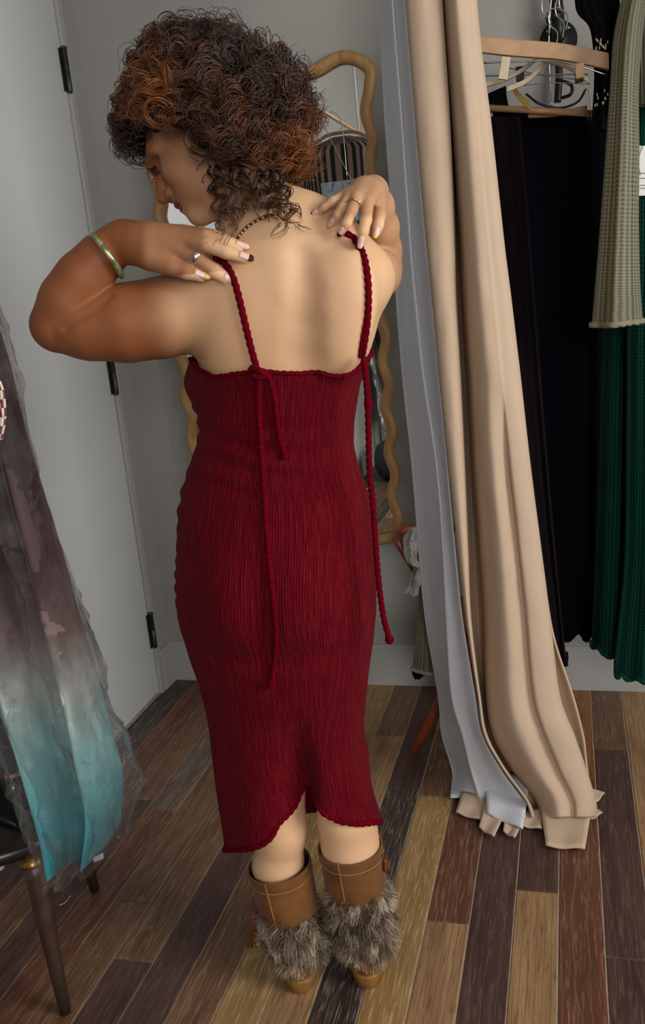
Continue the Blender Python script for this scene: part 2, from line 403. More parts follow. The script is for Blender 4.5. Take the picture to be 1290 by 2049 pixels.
def garment(name, rows, y, depth, mat, parent=None, folds=5, fold=.012, seed=0, nrow=60, ncol=72, phase=0.0, taper=1.0, wall=.003, flat=.75, ripple=0.0, world=False):
    """hanging closed cloth: rows of (u_left, v_left, u_right, v_right) outlines at depth y, from top to hem"""
    r = np.array(rows, float); r = cr(r, nrow); rg = np.random.default_rng(seed); ph = rg.uniform(0, 6.28, 6)
    V, UV = [], []
    for i, (ul, vl, ur, vr) in enumerate(r):
        t = i/(nrow-1); a, b = (np.array([ul, y, vl]), np.array([ur, y, vr])) if world else (P(ul, vl, y), P(ur, vr, y)); c = (a+b)/2; hx = (b-a)/2
        d = depth*(.55+.45*t) if taper else depth
        for k in range(ncol):
            th = 2*math.pi*k/ncol; cs, sn = math.cos(th), math.sin(th)
            ex = np.sign(cs)*abs(cs)**flat; ey = np.sign(sn)*abs(sn)**flat
            f = fold*(.35+.65*t)*(math.sin(folds*cs*1.9+phase+ph[0]+.5*math.sin(2.2*t+ph[1]))+.5*math.sin(folds*cs*3.7+ph[2]+1.3*t))
            p = c+hx*ex+np.array([0, d*ey+f*abs(sn)**.5*(1 if sn < 0 else -1), 0])
            if ripple and t > .9: p = p+np.array([0, 0, ripple*math.sin(th*9+ph[3])*(t-.9)/.1])
            V.append(p); UV.append((k/ncol, 1-t))
    Fc = grid_faces(nrow, ncol, True, True); Fc.append(tuple(range(ncol)))
    o = mesh(name, V, Fc, mat, parent); set_uv(o.data, UV)
    return o
def hem_roll(name, o, nrow, ncol, row, rad, mat, parent):
    """rolled knit edge following one ring of a garment mesh"""
    pts = np.array([o.data.vertices[row*ncol+k].co for k in range(ncol)]); pts = np.vstack([pts, pts[:1]])
    return rope(name, pts, rad, mat, parent, pitch=.02)
def sheet(name, keys, cols, mat, parent=None, nrow=90, per=10, thick=.0025, wrinkle=.0, seed=1):
    """cloth from a lattice of control points (rows x cols of xyz)"""
    K = np.asarray(keys, float); R_, C_, _ = K.shape; nc = (C_-1)*per+1
    a = np.stack([cr(K[i], nc) for i in range(R_)], 0)                      # rows, nc, 3
    b = np.stack([cr(a[:, j], nrow) for j in range(nc)], 1)                 # nrow, nc, 3
    if wrinkle:
        for i in range(nrow):
            for j in range(nc):
                p = b[i, j]; n = mnoise.noise(Vector((p[0]*22, p[1]*22, p[2]*9+seed)))+.6*mnoise.noise(Vector((p[0]*60, p[1]*60, p[2]*30+seed)))
                b[i, j, 1] += wrinkle*n
    b[:, :, 2] = np.maximum(b[:, :, 2], .003)
    o = mesh(name, b.reshape(-1, 3), grid_faces(nrow, nc, False, True), mat, parent)
    s = o.modifiers.new('thickness', 'SOLIDIFY'); s.thickness = thick; s.offset = 0
    return o

# ================================================================== CURTAIN
M_linen = weave('beige_linen', srgb(196, 172, 148), .10)
M_lining = weave('white_lining', srgb(206, 208, 214), .04, .7)
M_rod = M_black
def curtain():
    root = empty('curtain', (-.12, 1.97, 0)); tag(root, 'floor length beige linen curtain with white lining, puddled on the floor', 'curtain')
    vs = [0, 250, 480, 600, 760, 930, 1100, 1240, 1390, 1470, 1540, 1600, 1635]
    # beige: left edge A0, fold A, gap, fold B, back wrap
    A0 = [812, 832, 853, 865, 880, 897, 916, 932, 955, 968, 1006, 1050, 1062]
    A1 = [884, 900, 909, 912, 921, 929, 936, 942, 960, 974, 1012, 1056, 1070]
    B0 = [887, 905, 921, 927, 938, 947, 960, 969, 973, 986, 1024, 1070, 1078]
    Br = [953, 982, 1007, 1022, 1041, 1060, 1082, 1100, 1119, 1148, 1172, 1190, 1192]
    ya = [1.955]*9+[1.95, 1.955, 1.96, 1.955]; rows = []
    def ext(row_fn):
        """rows through the keys plus straight rows above up to the rod"""
        R = [row_fn(i) for i in range(len(vs))]
        top = []
        for zt in (2.60, 2.2):
            r = R[0].copy(); r[:, 0] = r[:, 0].mean()+(r[:, 0]-r[:, 0].mean())*(1.0); r[:, 2] = zt; top.append(r)
        return np.array(top+R)
    def zfix(u, v, y):   # keep the cloth above the floor
        p = P(u, v, y)
        if p[2] < .006: p = PZ(u, v, .006)
        return p
    def beige(i):
        v = vs[i]; y = ya[i]; a0, a1, b0, br = A0[i], A1[i], B0[i], Br[i]; wA = a1-a0; wB = br-b0
        return np.array([zfix(a0, v, y-.005), zfix(a0+.12*wA, v, y-.022), zfix(a0+.5*wA, v, y-.028), zfix(a0+.88*wA, v, y-.018), zfix(a1, v, y+.004), zfix(a1-.05*wA, v, y+.06),
                         zfix((a1+b0)/2, v, y+.115), zfix(b0+.03*wB, v, y+.07), zfix(b0, v, y+.035), zfix(b0+.10*wB, v, y-.005), zfix(b0+.34*wB, v, y-.042),
                         zfix(b0+.60*wB, v, y-.020 if i > 4 else y-.040), zfix(b0+.68*wB, v, y-.034), zfix(b0+.90*wB, v, y-.022), zfix(br, v, y+.008), zfix(br-.06*wB, v, y+.07), zfix(br-.30*wB, v, y+.12)])
    K = ext(beige)
    sheet('drape', K, None, M_linen, root, nrow=110, per=8, wrinkle=.0022)
    L0 = [757, 771, 788, 793, 806, 824, 838, 851, 876, 884, 904, 902, 908]
    L1 = [785, 804, 820, 831, 848, 873, 886, 893, 903, 925, 942, 960, 968]
    E_ = [812, 832, 853, 865, 880, 895, 911, 926, 951, 965, 1003, 1046, 1056]
    def lining(i):
        v = vs[i]; y = ya[i]; l0, l1, e = L0[i], L1[i], E_[i]
        k = min(1, max(0, (v-700)/500))
        w1 = e-l1; w0 = l1-l0
        return np.array([zfix(e, v, y+.002), zfix(e-.10*w1, v, y+.004), zfix(e-.45*w1, v, y+.050-.022*k), zfix(l1+.12*w1, v, y+.085-.05*k), zfix(l1, v, y+.080-.05*k), zfix(l1-.15*w0, v, y+.092-.03*k), zfix(l1-.6*w0, v, y+.145), zfix(l0+.10*w0, v, y+.185), zfix(l0, v, y+.20), zfix(l0+.3*w0, v, y+.215)])
    K = ext(lining)[:-1]; K[-1, :, 2] = np.maximum(K[-1, :, 2], .012)
    sheet('lining', K, None, M_lining, root, nrow=110, per=8, wrinkle=.0018, seed=5)
    # right-hand back edge that shows beyond the drape near the floor
    vs2 = [0, 300, 600, 900, 1180, 1280, 1390, 1470, 1510, 1560]; ul = [925, 965, 998, 1032, 1085, 1100, 1118, 1140, 1155, 1168]; ur = [946, 980, 1014, 1048, 1092, 1110, 1146, 1167, 1172, 1178]
    K = np.array([[zfix(a, v, 2.06), zfix((a+b)/2, v, 2.05), zfix(b-2, v, 2.03), zfix(b, v, 2.045), zfix(b-3, v, 2.09)] for v, a, b in zip(vs2, ul, ur)])
    K = np.concatenate([[K[0]*[1, 1, 0]+[0, 0, 2.60]], K]); sheet('return_hem', K, None, M_linen, root, nrow=70, per=5)
    # folded hem corners lying on the floor
    def flap(name, pix, lift, mat, z0=.0):
        q = [PZ(u, v, .004+z0) for u, v in pix]; n = 10; V = []
        for i in range(n):
            for j in range(n):
                s, t = i/(n-1), j/(n-1)
                p = (1-t)*((1-s)*q[0]+s*q[1])+t*((1-s)*q[3]+s*q[2])
                p = p+np.array([0, 0, lift*(1-t)**1.5+.0022*math.sin(s*7+t*2)*(.3+t)+.004]); V.append(p)
        o = mesh(name, V, grid_faces(n, n, False, True), mat, root); sd = o.modifiers.new('thickness', 'SOLIDIFY'); sd.thickness = .004
    flap('hem_fold', [(1080, 1622), (1186, 1624), (1170, 1704), (1092, 1698)], .022, M_linen)
    flap('hem_fold', [(925, 1596), (985, 1606), (968, 1648), (912, 1630)], .010, M_linen, .001)
    flap('hem_fold', [(970, 1618), (1014, 1632), (988, 1680), (958, 1660)], .010, M_linen, .003)
    flap('hem_fold', [(1012, 1640), (1054, 1642), (1030, 1682), (1006, 1668)], .010, M_linen, .003)
    flap('hem_fold', [(1055, 1630), (1085, 1626), (1084, 1664), (1040, 1656)], .006, M_linen, .001)
    flap('hem_fold', [(1170, 1585), (1185, 1588), (1210, 1592), (1190, 1612)], .010, M_linen)
    flap('hem_fold', [(1176, 1618), (1186, 1622), (1205, 1632), (1180, 1645)], .008, M_linen)
    flap('lining_hem', [(972, 1580), (1062, 1588), (1046, 1664), (974, 1632)], .045, M_lining, .012)
curtain()
rod = tube('curtain_rod', [(-.52, 2.02, 2.62), (XR-.01, 2.02, 2.62)], .012, M_black); tag(rod, 'black curtain rod under the ceiling', 'curtain rod')

# ================================================================== CLOTHES HUNG ON THE WALL RACK (right)
M_navy = knit('black_navy_knit', srgb(9, 10, 22), srgb(3, 3, 9), count=70, rows=300)
M_plum = knit('black_plum_knit', srgb(20, 10, 16), srgb(7, 3, 6), count=70, rows=300)
M_green = knit('bottle_green_knit', srgb(8, 62, 52), srgb(1, 22, 19), count=46, rows=260)
M_sage = knit('sage_knit', srgb(136, 134, 112), srgb(84, 83, 68), count=26, rows=120, strength=1.0)
M_black_lace = knit('black_openwork_knit', srgb(12, 14, 18), srgb(2, 2, 4), count=14, rows=40, strength=1.0)
M_hang = simple('hanger_wood', srgb(176, 136, 98), .45, var=.12, vscale=40)
M_hang_pale = simple('pale_hanger_wood', srgb(206, 190, 162), .5, var=.06)
M_white = simple('white_plastic', srgb(225, 225, 222), .4, var=.03)
M_tape = simple('yellow_tape', srgb(168, 138, 40), .5, var=.15)

g = empty('navy_dress', tuple(P(1115, 1290, 2.46))); tag(g, 'long black navy knit dress hanging between curtain and green dress', 'dress', 'dresses on the wall rack')
gb = garment('dress_body', [(985, 222, 1218, 236), (995, 420, 1216, 430), (1012, 700, 1212, 700), (1035, 1000, 1206, 1000), (1075, 1180, 1202, 1180), (1112, 1262, 1196, 1262)], 2.48, .045, M_navy, g, folds=4, fold=.02, seed=3, ripple=.012)
hem_roll('hem', gb, 60, 72, 59, .006, M_navy, g)
q_ = P(1104, 226, 2.48); tube('hanger_hook', cr([q_, q_+np.array([0, 0, .2]), (.015, 2.48, 2.16), (-.012, 2.48, 2.20), (.0, 2.48, 2.222), (.022, 2.48, 2.20)], 40), .0018, M_chrome, g, 6)
g = empty('plum_dress', tuple(P(1100, 1330, 2.36))); tag(g, 'narrow black plum knit dress right behind the beige curtain', 'dress', 'dresses on the wall rack')
gb = garment('dress_body', [(960, 236, 1040, 236), (985, 500, 1062, 500), (1010, 800, 1085, 800), (1045, 1050, 1106, 1050), (1080, 1220, 1122, 1220), (1090, 1322, 1132, 1318)], 2.31, .03, M_plum, g, folds=3, fold=.012, seed=4, ripple=.01)
hem_roll('hem', gb, 60, 72, 59, .006, M_plum, g)
g = empty('green_dress', tuple(P(1270, 1340, 2.28))); tag(g, 'bottle green knit dress hanging beside the black one', 'dress', 'dresses on the wall rack')
gb = garment('skirt_back', [(1262, 60, 1320, 60), (1240, 130, 1340, 130), (1222, 300, 1345, 300), (1206, 640, 1345, 640), (1198, 900, 1345, 900), (1190, 1120, 1345, 1120), (1183, 1288, 1345, 1312)], 2.33, .05, M_green, g, folds=4, fold=.018, seed=8, ripple=.008)
hem_roll('hem', gb, 60, 72, 59, .006, M_green, g)
gb = garment('skirt_front', [(1290, 80, 1330, 80), (1268, 150, 1350, 150), (1260, 300, 1350, 300), (1254, 640, 1350, 640), (1252, 900, 1352, 900), (1248, 1120, 1352, 1120), (1228, 1318, 1356, 1322), (1232, 1347, 1356, 1354)], 2.24, .035, M_green, g, folds=3, fold=.012, seed=9, ripple=.006)
hem_roll('hem', gb, 60, 72, 59, .006, M_green, g)
# black openwork top
g = empty('openwork_top', tuple(P(1190, 250, 2.30))); tag(g, 'black openwork knit top with small holes', 'top', 'tops on the wall rack')
gb = garment('knit_body', [(1148, -60, 1240, -60), (1152, 20, 1240, 20), (1180, 60, 1240, 70), (1188, 150, 1238, 150), (1182, 262, 1236, 262)], 2.235, .014, M_black_lace, g, folds=3, fold=.006, seed=10, nrow=40, flat=.9)
for i in range(26):
    u, v = random.uniform(1190, 1216), random.choice([random.uniform(78, 100), random.uniform(180, 215)])
    p = P(u, v, 2.212); tube('eyelet', [p+np.array([0, 0, .003]), p-np.array([0, 0, .003])], .0012, M_hang_pale, g, 5)
# sage cardigan
g = empty('sage_cardigan', tuple(P(1240, 655, 2.12))); tag(g, 'sage green chunky knit cardigan with a long hanging sleeve', 'cardigan', 'tops on the wall rack')
sl = garment('sleeve', [(1262, -60, 1300, -60), (1240, 10, 1292, 10), (1226, 80, 1284, 90), (1220, 170, 1278, 180), (1211, 300, 1279, 300), (1200, 450, 1278, 450), (1190, 570, 1281, 570), (1183, 650, 1286, 642)], 2.12, .035, M_sage, g, folds=2.0, fold=.016, seed=21, nrow=80)
hem_roll('cuff', sl, 80, 72, 79, .0065, M_sage, g)
garment('cardigan_body', [(1262, -60, 1380, -60), (1274, 40, 1390, 40), (1276, 120, 1390, 120), (1277, 212, 1390, 205)], 2.17, .03, M_sage, g, folds=3, fold=.01, seed=14, nrow=30)
tagp = np.array([P(1276, 292, 2.13), P(1330, 290, 2.13), P(1330, 388, 2.13), P(1277, 392, 2.13)])
V = list(tagp)+list(tagp+np.array([0, .002, 0]))
price = mesh('care_card', V, [(0, 1, 2, 3), (7, 6, 5, 4), (0, 4, 5, 1), (1, 5, 6, 2), (2, 6, 7, 3), (3, 7, 4, 0)], M_white, g, smooth=False)
M_ink = simple('pencil_ink', (.12, .12, .14, 1), .7)
for k, v in enumerate((348, 358, 372, 378)):
    tube('pencil_line', [P(1279, v, 2.1285), P(1284, v-2, 2.1285), P(1292, v-1, 2.1285), P(1310, v-3, 2.1285)], .0006, M_ink, price, 4)
tube('tag_string', cr([P(1286, 292, 2.128), P(1279, 310, 2.126), P(1277, 330, 2.126), P(1281, 350, 2.127)], 16), .0008, M_ink, price, 5)

# wall pipe and hangers
pr = empty('pipe_rack', tuple(P(1117, 80, WY))); tag(pr, 'black iron pipe rack with a round wall flange', 'clothes rack')
fc = P(1117, 82, WY-.004)
lathe('flange', [(.0, 0), (.048, 0), (.048, .006), (.026, .010), (.024, .03), (.0, .03)], M_black, pr, 28, fc, (0, -1, 0))
for a in range(4):
    q = fc+np.array([.036*math.cos(a*1.57+.8), -.010, .036*math.sin(a*1.57+.8)]); lathe('screw', [(0, 0), (.005, 0), (.004, .003), (0, .003)], M_chrome, pr, 8, q, (0, -1, 0))
pt = P(1110, 0, WY-.05)
tube('upright_pipe', cr([fc+np.array([0, -.02, 0]), fc+np.array([0, -.045, .01]), (fc[0], WY-.05, fc[2]+.05), (pt[0], WY-.05, pt[2]+.05), (pt[0], WY-.05, 2.20)], 40), .0165, M_black, pr, 14)
lathe('pipe_collar', [(.0, 0), (.022, 0), (.023, .012), (.020, .02), (0, .02)], M_black, pr, 18, (pt[0]-.002, WY-.05, P(1113, 42, WY-.05)[2]))
tube('rail', [(pt[0], WY-.05, 2.20), (pt[0]+.02, 2.0, 2.20)], .0165, M_black, pr, 14)
tube('lower_pipe', cr([P(1116, 112, WY-.02), P(1118, 150, WY-.03), P(1115, 205, WY-.03)], 20), .010, M_black, pr, 10)
tube('hook', cr([P(1118, 160, WY-.05), P(1142, 170, WY-.07), P(1142, 188, WY-.08), P(1124, 196, WY-.07)], 24), .0045, M_black, pr, 8)

def hook(name, u, v, y, parent, mat=M_chrome, zrail=2.2):
    p = P(u, v, y); tube(name, cr([p, p+np.array([.004, .004, .03]), p+np.array([-.012, .004, .05]), p+np.array([-.010, 0, .075]), p+np.array([.012, 0, .078])], 30), .0016, mat, parent, 6)
def bar(name, pts, w, h, mat, parent):
    """flat bar along a polyline: w deep, h high"""
    p = cr(pts, 30); V = []
    for q in p:
        for dy, dz in ((-w, -h), (w, -h), (w, h), (-w, h)): V.append(q+np.array([0, dy/2, dz/2]))
    Fc = grid_faces(len(p), 4, True, True)+[(0, 1, 2, 3), tuple(len(p)*4-4+k for k in (3, 2, 1, 0))]
    o = mesh(name, V, Fc, mat, parent, smooth=False); b = o.modifiers.new('edge', 'BEVEL'); b.width = .003; b.segments = 2
    return o
def clip(u, v, y, parent, mat, tilt=0.0, h=.045):
    p = P(u, v, y); bm = bmesh.new(); bm_box(bm, (-.009, -.006, -h/2), (.009, .0, h/2), .001); bm_box(bm, (-.009, .003, -h/2), (.009, .007, h/2-.008), .001)
    bmesh.ops.rotate(bm, verts=bm.verts, cent=(0, 0, 0), matrix=Matrix.Rotation(tilt, 3, 'Y')); bmesh.ops.translate(bm, verts=bm.verts, vec=Vector(p))
    c = bm_obj('clip', bm, mat, parent); tube('clip_spring', [p+np.array([-.008, .001, h*.12]), p+np.array([.008, .001, h*.12])], .004, M_chrome, c, 8)
h1 = empty('clip_hanger', tuple(P(1090, 110, 2.20))); tag(h1, 'thick wooden hanger with steel clip rod, nearest of the bare hangers', 'hanger', 'bare hangers on the wall rack')
bar('hanger_bar', [P(950, 88, 2.16), P(1020, 96, 2.17), P(1120, 104, 2.18), P(1200, 120, 2.19), P(1217, 124, 2.19)], .016, .033, M_hang, h1)
tube('clip_rod', cr([P(966, 122, 2.17), P(970, 126, 2.165), P(1010, 124, 2.165), P(1100, 122, 2.17), P(1150, 130, 2.17), P(1214, 150, 2.175)], 40), .0018, M_chrome, h1, 6)
clip(1009, 137, 2.16, h1, M_hang_pale, .22); clip(1160, 142, 2.165, h1, M_hang, .03, .03)
hook('hook', 1112, 96, 2.19, h1)
h2 = empty('white_curved_hanger', tuple(P(1030, 170, 2.24))); tag(h2, 'curved cream hanger with rounded ends under the wooden bar', 'hanger', 'bare hangers on the wall rack')
bar('hanger_arm', [P(960, 172, 2.25), P(1000, 162, 2.25), P(1035, 146, 2.25), P(1060, 128, 2.25), P(1078, 112, 2.25)], .012, .010, M_hang_pale, h2)
bar('hanger_arm', [P(1014, 180, 2.23), P(1050, 164, 2.23), P(1074, 144, 2.23), P(1088, 124, 2.23)], .012, .011, M_hang_pale, h2)
bar('hanger_arm', [P(1088, 122, 2.25), P(1120, 128, 2.25), P(1150, 142, 2.25), P(1178, 164, 2.25)], .012, .010, M_hang_pale, h2)
hook('hook', 1125, 76, 2.24, h2)
h3 = empty('wire_clip_hanger', tuple(P(1090, 150, 2.28))); tag(h3, 'thin steel wire clip hanger above the wooden trouser rod', 'hanger', 'bare hangers on the wall rack')
tube('wire', cr([P(968, 152, 2.27), P(1040, 150, 2.27), P(1110, 149, 2.27), P(1176, 149, 2.27)], 30), .0018, M_chrome, h3, 6)
tube('wire', cr([P(1000, 132, 2.28), P(1080, 150, 2.28), P(1130, 156, 2.28), P(1178, 163, 2.28)], 30), .0014, M_chrome, h3, 6)
tube('wire', cr([P(1040, 172, 2.29), P(1100, 166, 2.29), P(1180, 168, 2.29)], 20), .0012, M_chrome, h3, 6)
clip(1040, 148, 2.265, h3, M_black, 0, .03); clip(1158, 150, 2.265, h3, M_black, 0, .03)
hook('hook', 1098, 70, 2.27, h3)
h4 = empty('trouser_hanger', tuple(P(1080, 222, 2.34))); tag(h4, 'wooden trouser hanger with round bottom rod over the navy dress', 'hanger', 'bare hangers on the wall rack')
tube('trouser_rod', [P(958, 215, 2.33), P(1184, 227, 2.34)], .0075, M_hang, h4, 12)
bar('end_plate', [P(1176, 178, 2.335), P(1179, 205, 2.335), P(1182, 238, 2.335)], .010, .010, M_hang_pale, h4)
bar('end_plate', [P(1170, 178, 2.335), P(1173, 205, 2.335), P(1176, 238, 2.335)], .010, .010, M_hang_pale, h4)
bar('inner_bar', [P(1056, 231, 2.36), P(1110, 228, 2.36), P(1175, 216, 2.36)], .010, .012, M_hang, h4)
tube('strap_loop', cr([P(1052, 188, 2.335), P(1080, 208, 2.335), P(1120, 216, 2.34), P(1155, 204, 2.34), P(1172, 178, 2.345)], 40), .003, M_black, h4, 6)
hook('hook', 1132, 60, 2.33, h4)
tp = empty('measuring_tape', tuple(P(1040, 195, 2.325))); tag(tp, 'short yellow tape hanging from a black clip under the hangers', 'tape')
bar('tape_band', [P(1026, 176, 2.325), P(1036, 190, 2.325), P(1050, 204, 2.325), P(1060, 212, 2.325)], .002, .020, M_tape, tp)
cl = garment('beaded_band', [(972, 190, 1012, 172), (968, 205, 1014, 196), (975, 225, 1020, 222)], 2.36, .012, M_black_lace, None, folds=2, fold=.003, seed=31, nrow=20); tag(cl, 'black beaded band bunched beside the curtain under the hangers', 'belt')
h5 = empty('pale_hanger', tuple(P(1180, 12, 2.28))); tag(h5, 'pale wooden hanger end showing at the top edge above the openwork top', 'hanger', 'bare hangers on the wall rack')
bar('hanger_end', [P(1165, -40, 2.26), P(1166, -10, 2.26), P(1166, 26, 2.26)], .012, .016, M_hang_pale, h5)
bar('hanger_rod', [P(1166, 16, 2.265), P(1195, 17, 2.265), P(1225, 16, 2.265)], .010, .010, M_hang, h5)

# ================================================================== CHAIR BEHIND THE CURTAIN
M_mahog = simple('reddish_wood', srgb(122, 58, 34), .35, var=.2, vscale=25)
ch = empty('wooden_chair', tuple(PZ(832, 1512, 0))); tag(ch, 'reddish wooden chair mostly hidden behind the curtain', 'chair')
tube('front_leg', [PZ(825, 1508, .012), P(905, 1360, 2.27), P(930, 1318, 2.29)], [.014, .018, .020], M_mahog, ch, 14)
tube('rear_leg', [(-.20, 2.52, .0), (-.25, 2.46, .35)], [.013, .019], M_mahog, ch, 14)
tube('rear_leg', [(-.32, 2.54, .0), (-.31, 2.46, .35)], [.013, .019], M_mahog, ch, 14)
tube('front_leg', [(-.20, 2.22, .0), (-.24, 2.29, .35)], [.013, .019], M_mahog, ch, 14)
lathe('seat', [(0, .34), (.11, .34), (.13, .355), (.13, .37), (.11, .38), (0, .38)], M_mahog, ch, 36, (-.27, 2.38, 0))
tube('back_rim', cr([P(836, 1150, 2.42), P(815, 1115, 2.40), P(797, 1085, 2.40), P(800, 1066, 2.42), P(830, 1056, 2.46), P(880, 1052, 2.50), P(940, 1060, 2.50)], 50), .012, M_mahog, ch, 12)
tube('back_post', [P(818, 1120, 2.41), P(858, 1190, 2.42), (-.33, 2.45, .36)], .011, M_mahog, ch, 10)
M_bag = NT('crumpled_pale_plastic'); co = M_bag.coord(); M_bag.base(M_bag.ramp(M_bag.noise(co, 40, 4), [(.3, srgb(170, 168, 160)), (.7, srgb(214, 212, 205))])); M_bag.val(M_bag.b, Roughness=.35, Alpha=.92); M_bag.bump(M_bag.noise(co, 70, 4, .6, 1.5), .9, .012); M_bag = M_bag.m
def crumple(name, outline, y, depth, mat, amp, seed):
    o = garment(name, outline, y, depth, mat, None, folds=5, fold=amp, seed=seed, nrow=40, ncol=64)
    for v in o.data.vertices:
        n = mnoise.noise_vector(v.co*38+Vector((seed, 0, 0))); v.co += n*amp*.7
    return o
tag(crumple('plastic_bag', [(818, 1058, 850, 1052), (806, 1085, 862, 1085), (812, 1118, 862, 1120), (826, 1130, 862, 1130), (820, 1165, 862, 1165), (812, 1182, 864, 1184)], 2.36, .03, M_bag, .008, 3), 'crumpled whitish plastic bag hung on the chair back', 'bag')
sg = empty('sage_garment', tuple(P(850, 1345, 2.40))); tag(sg, 'folded sage knit garment hanging over the chair beside the curtain', 'garment')
gb = garment('knit_body', [(838, 1176, 880, 1176), (835, 1240, 885, 1240), (829, 1300, 890, 1300), (824, 1338, 895, 1346)], 2.215, .014, M_sage, sg, folds=3, fold=.004, seed=17, nrow=40)
hem_roll('hem', gb, 40, 72, 39, .0055, M_sage, sg)
dk = garment('dark_cloth', [(828, 1330, 872, 1334), (824, 1346, 856, 1346), (830, 1358, 842, 1356)], 2.25, .010, M_navy, None, folds=2, fold=.003, seed=18, nrow=16); tag(dk, 'dark cloth corner peeking out below the sage garment', 'cloth')

# ================================================================== LEFT FOREGROUND: table, wrapped dress, bag, metal stand
M_tabletop = simple('dark_table_top', srgb(30, 25, 24), .3, var=.3, vscale=14)
M_walnut = simple('dark_walnut', srgb(60, 44, 36), .38, var=.25, vscale=30)
M_brass = simple('aged_brass', srgb(150, 112, 58), .35, metal=.8, var=.2)
TC = np.array([-1.121, 1.347]); TZ = .375
tb = empty('round_table', (TC[0], TC[1], 0)); tag(tb, 'low round dark wooden table on tapered legs with brass ferrules', 'table')
edge = PZ(60, 1700, TZ-.01); TR = min(.245, float(np.linalg.norm(edge[:2]-TC)))
lathe('table_top', [(0, TZ-.032), (TR-.02, TZ-.032), (TR-.004, TZ-.026), (TR, TZ-.016), (TR-.002, TZ-.004), (TR-.008, TZ), (0, TZ)], M_tabletop, tb, 72, (TC[0], TC[1], 0))
f1 = PZ(131, 2026, 0)[:2]-TC; rf = np.linalg.norm(f1)
for k in range(3):
    a = math.atan2(f1[1], f1[0])+k*math.pi*2/3; d = np.array([math.cos(a), math.sin(a)])
    if k == 1: q = PZ(190, 1782, 0)[:2]; d = (q-TC)/np.linalg.norm(q-TC); r_ = np.linalg.norm(q-TC)
    else: r_ = rf
    b = TC+d*r_; t_ = TC+d*(r_*.93 if k == 0 else r_*.82)
    lg = tube('leg', [(b[0], b[1], 0), tuple(np.append(b*.66+t_*.34, .115)), tuple(np.append(b*.1+t_*.9, .30)), (t_[0], t_[1], TZ-.045)], [.0105, .0145, .0205, .020], M_walnut, tb, 16)
    lathe('brass_ferrule', [(0, 0), (.024, 0), (.025, .004), (.020, .009), (.017, .016), (0, .016)], M_brass, lg, 20, (t_[0], t_[1], TZ-.048))
# ombre dress under clear film
def ombre():
    m = NT('ombre_cloth'); co = m.coord(); sx = m.add('ShaderNodeSeparateXYZ'); m.l(co, sx.inputs[0])
    z = m.math('ADD', sx.outputs[2], m.math('MULTIPLY', m.math('SUBTRACT', m.noise(m.map(co, (8, 8, 2)), 1, 3), .5), .10))
    f = m.math('MULTIPLY', z, 1/1.6)
    c = m.ramp(f, [(.28, srgb(36, 108, 122)), (.345, srgb(78, 152, 160)), (.42, srgb(138, 186, 186)), (.475, srgb(172, 176, 170)), (.53, srgb(112, 90, 88)), (.60, srgb(62, 26, 32)), (.70, srgb(40, 12, 22))])
    m.base(c); m.val(m.b, Roughness=.6); m.b.inputs['Sheen Weight'].default_value = .1
    m.bump(m.noise(co, 30, 3), .15, .004); return m.m
M_ombre = ombre()
def film():
    m = NT('clear_film'); co = m.coord(); n = m.n
    tr = m.add('ShaderNodeBsdfTransparent'); gl = m.add('ShaderNodeBsdfGlossy'); gl.inputs['Roughness'].default_value = .06
    tr.inputs[0].default_value = (.97, .975, .975, 1)
    b = m.add('ShaderNodeBump'); m.val(b, Strength=1.0, Distance=.02); m.l(m.noise(m.map(co, (14, 14, 6)), 1.6, 7, .66, 2.0), b.inputs['Height']); m.l(b.outputs[0], gl.inputs['Normal'])
    fr = m.add('ShaderNodeFresnel'); fr.inputs[0].default_value = 1.38; m.l(b.outputs[0], fr.inputs['Normal'])
    mx = m.add('ShaderNodeMixShader'); m.l(m.math('MINIMUM', m.math('ADD', m.math('MULTIPLY', fr.outputs[0], 1.1), .035), .75), mx.inputs[0]); m.l(tr.outputs[0], mx.inputs[1]); m.l(gl.outputs[0], mx.inputs[2])
    m.l(mx.outputs[0], n['Material Output'].inputs[0]); return m.m
M_film = film()
YD = 1.09
dr = empty('ombre_dress', tuple(P(170, 1720, YD))); tag(dr, 'burgundy to teal ombre dress hanging inside clear plastic film', 'dress')
body_rows = [(-210, 620, -25, 620), (-190, 720, 6, 720), (-165, 860, 38, 860), (-130, 1000, 74, 990), (-85, 1140, 112, 1120), (-45, 1270, 142, 1240), (5, 1420, 178, 1370), (50, 1540, 206, 1490), (88, 1640, 226, 1590), (118, 1702, 214, 1690)]
gb = garment('dress_cloth', body_rows, YD, .05, M_ombre, dr, folds=3.2, fold=.024, seed=41, nrow=90, ncol=96, flat=.85)
lab = mesh('fabric_label', [P(186, 1716, YD-.035), P(206, 1706, YD-.035), P(208, 1716, YD-.035), P(190, 1724, YD-.035)], [(0, 1, 2, 3)], M_white, dr, smooth=False); sd = lab.modifiers.new('t', 'SOLIDIFY'); sd.thickness = .002
fr_rows = [(-240, 560, -14, 560), (-215, 700, 16, 690), (-185, 860, 48, 840), (-150, 1010, 82, 1000), (-105, 1140, 122, 1120), (-66, 1270, 158, 1240), (-20, 1420, 200, 1370), (26, 1545, 246, 1490), (70, 1660, 272, 1580), (110, 1730, 236, 1700)]
fl = garment('film_cover', fr_rows, YD, .072, M_film, dr, folds=6, fold=.014, seed=43, nrow=190, ncol=220, flat=.8)
for v in fl.data.vertices:
    n = mnoise.noise_vector(v.co*15); r_ = mnoise.noise(v.co*26+Vector((9, 2, 4))); r2 = mnoise.noise(v.co*60+Vector((1, 7, 3)))
    v.co += n*.006+Vector((n.x, n.y, 0)).normalized()*(.0055*(1-abs(r_))**6+.002*(1-abs(r2))**5)
fl.data.polygons[len(fl.data.polygons)-1].use_smooth = True
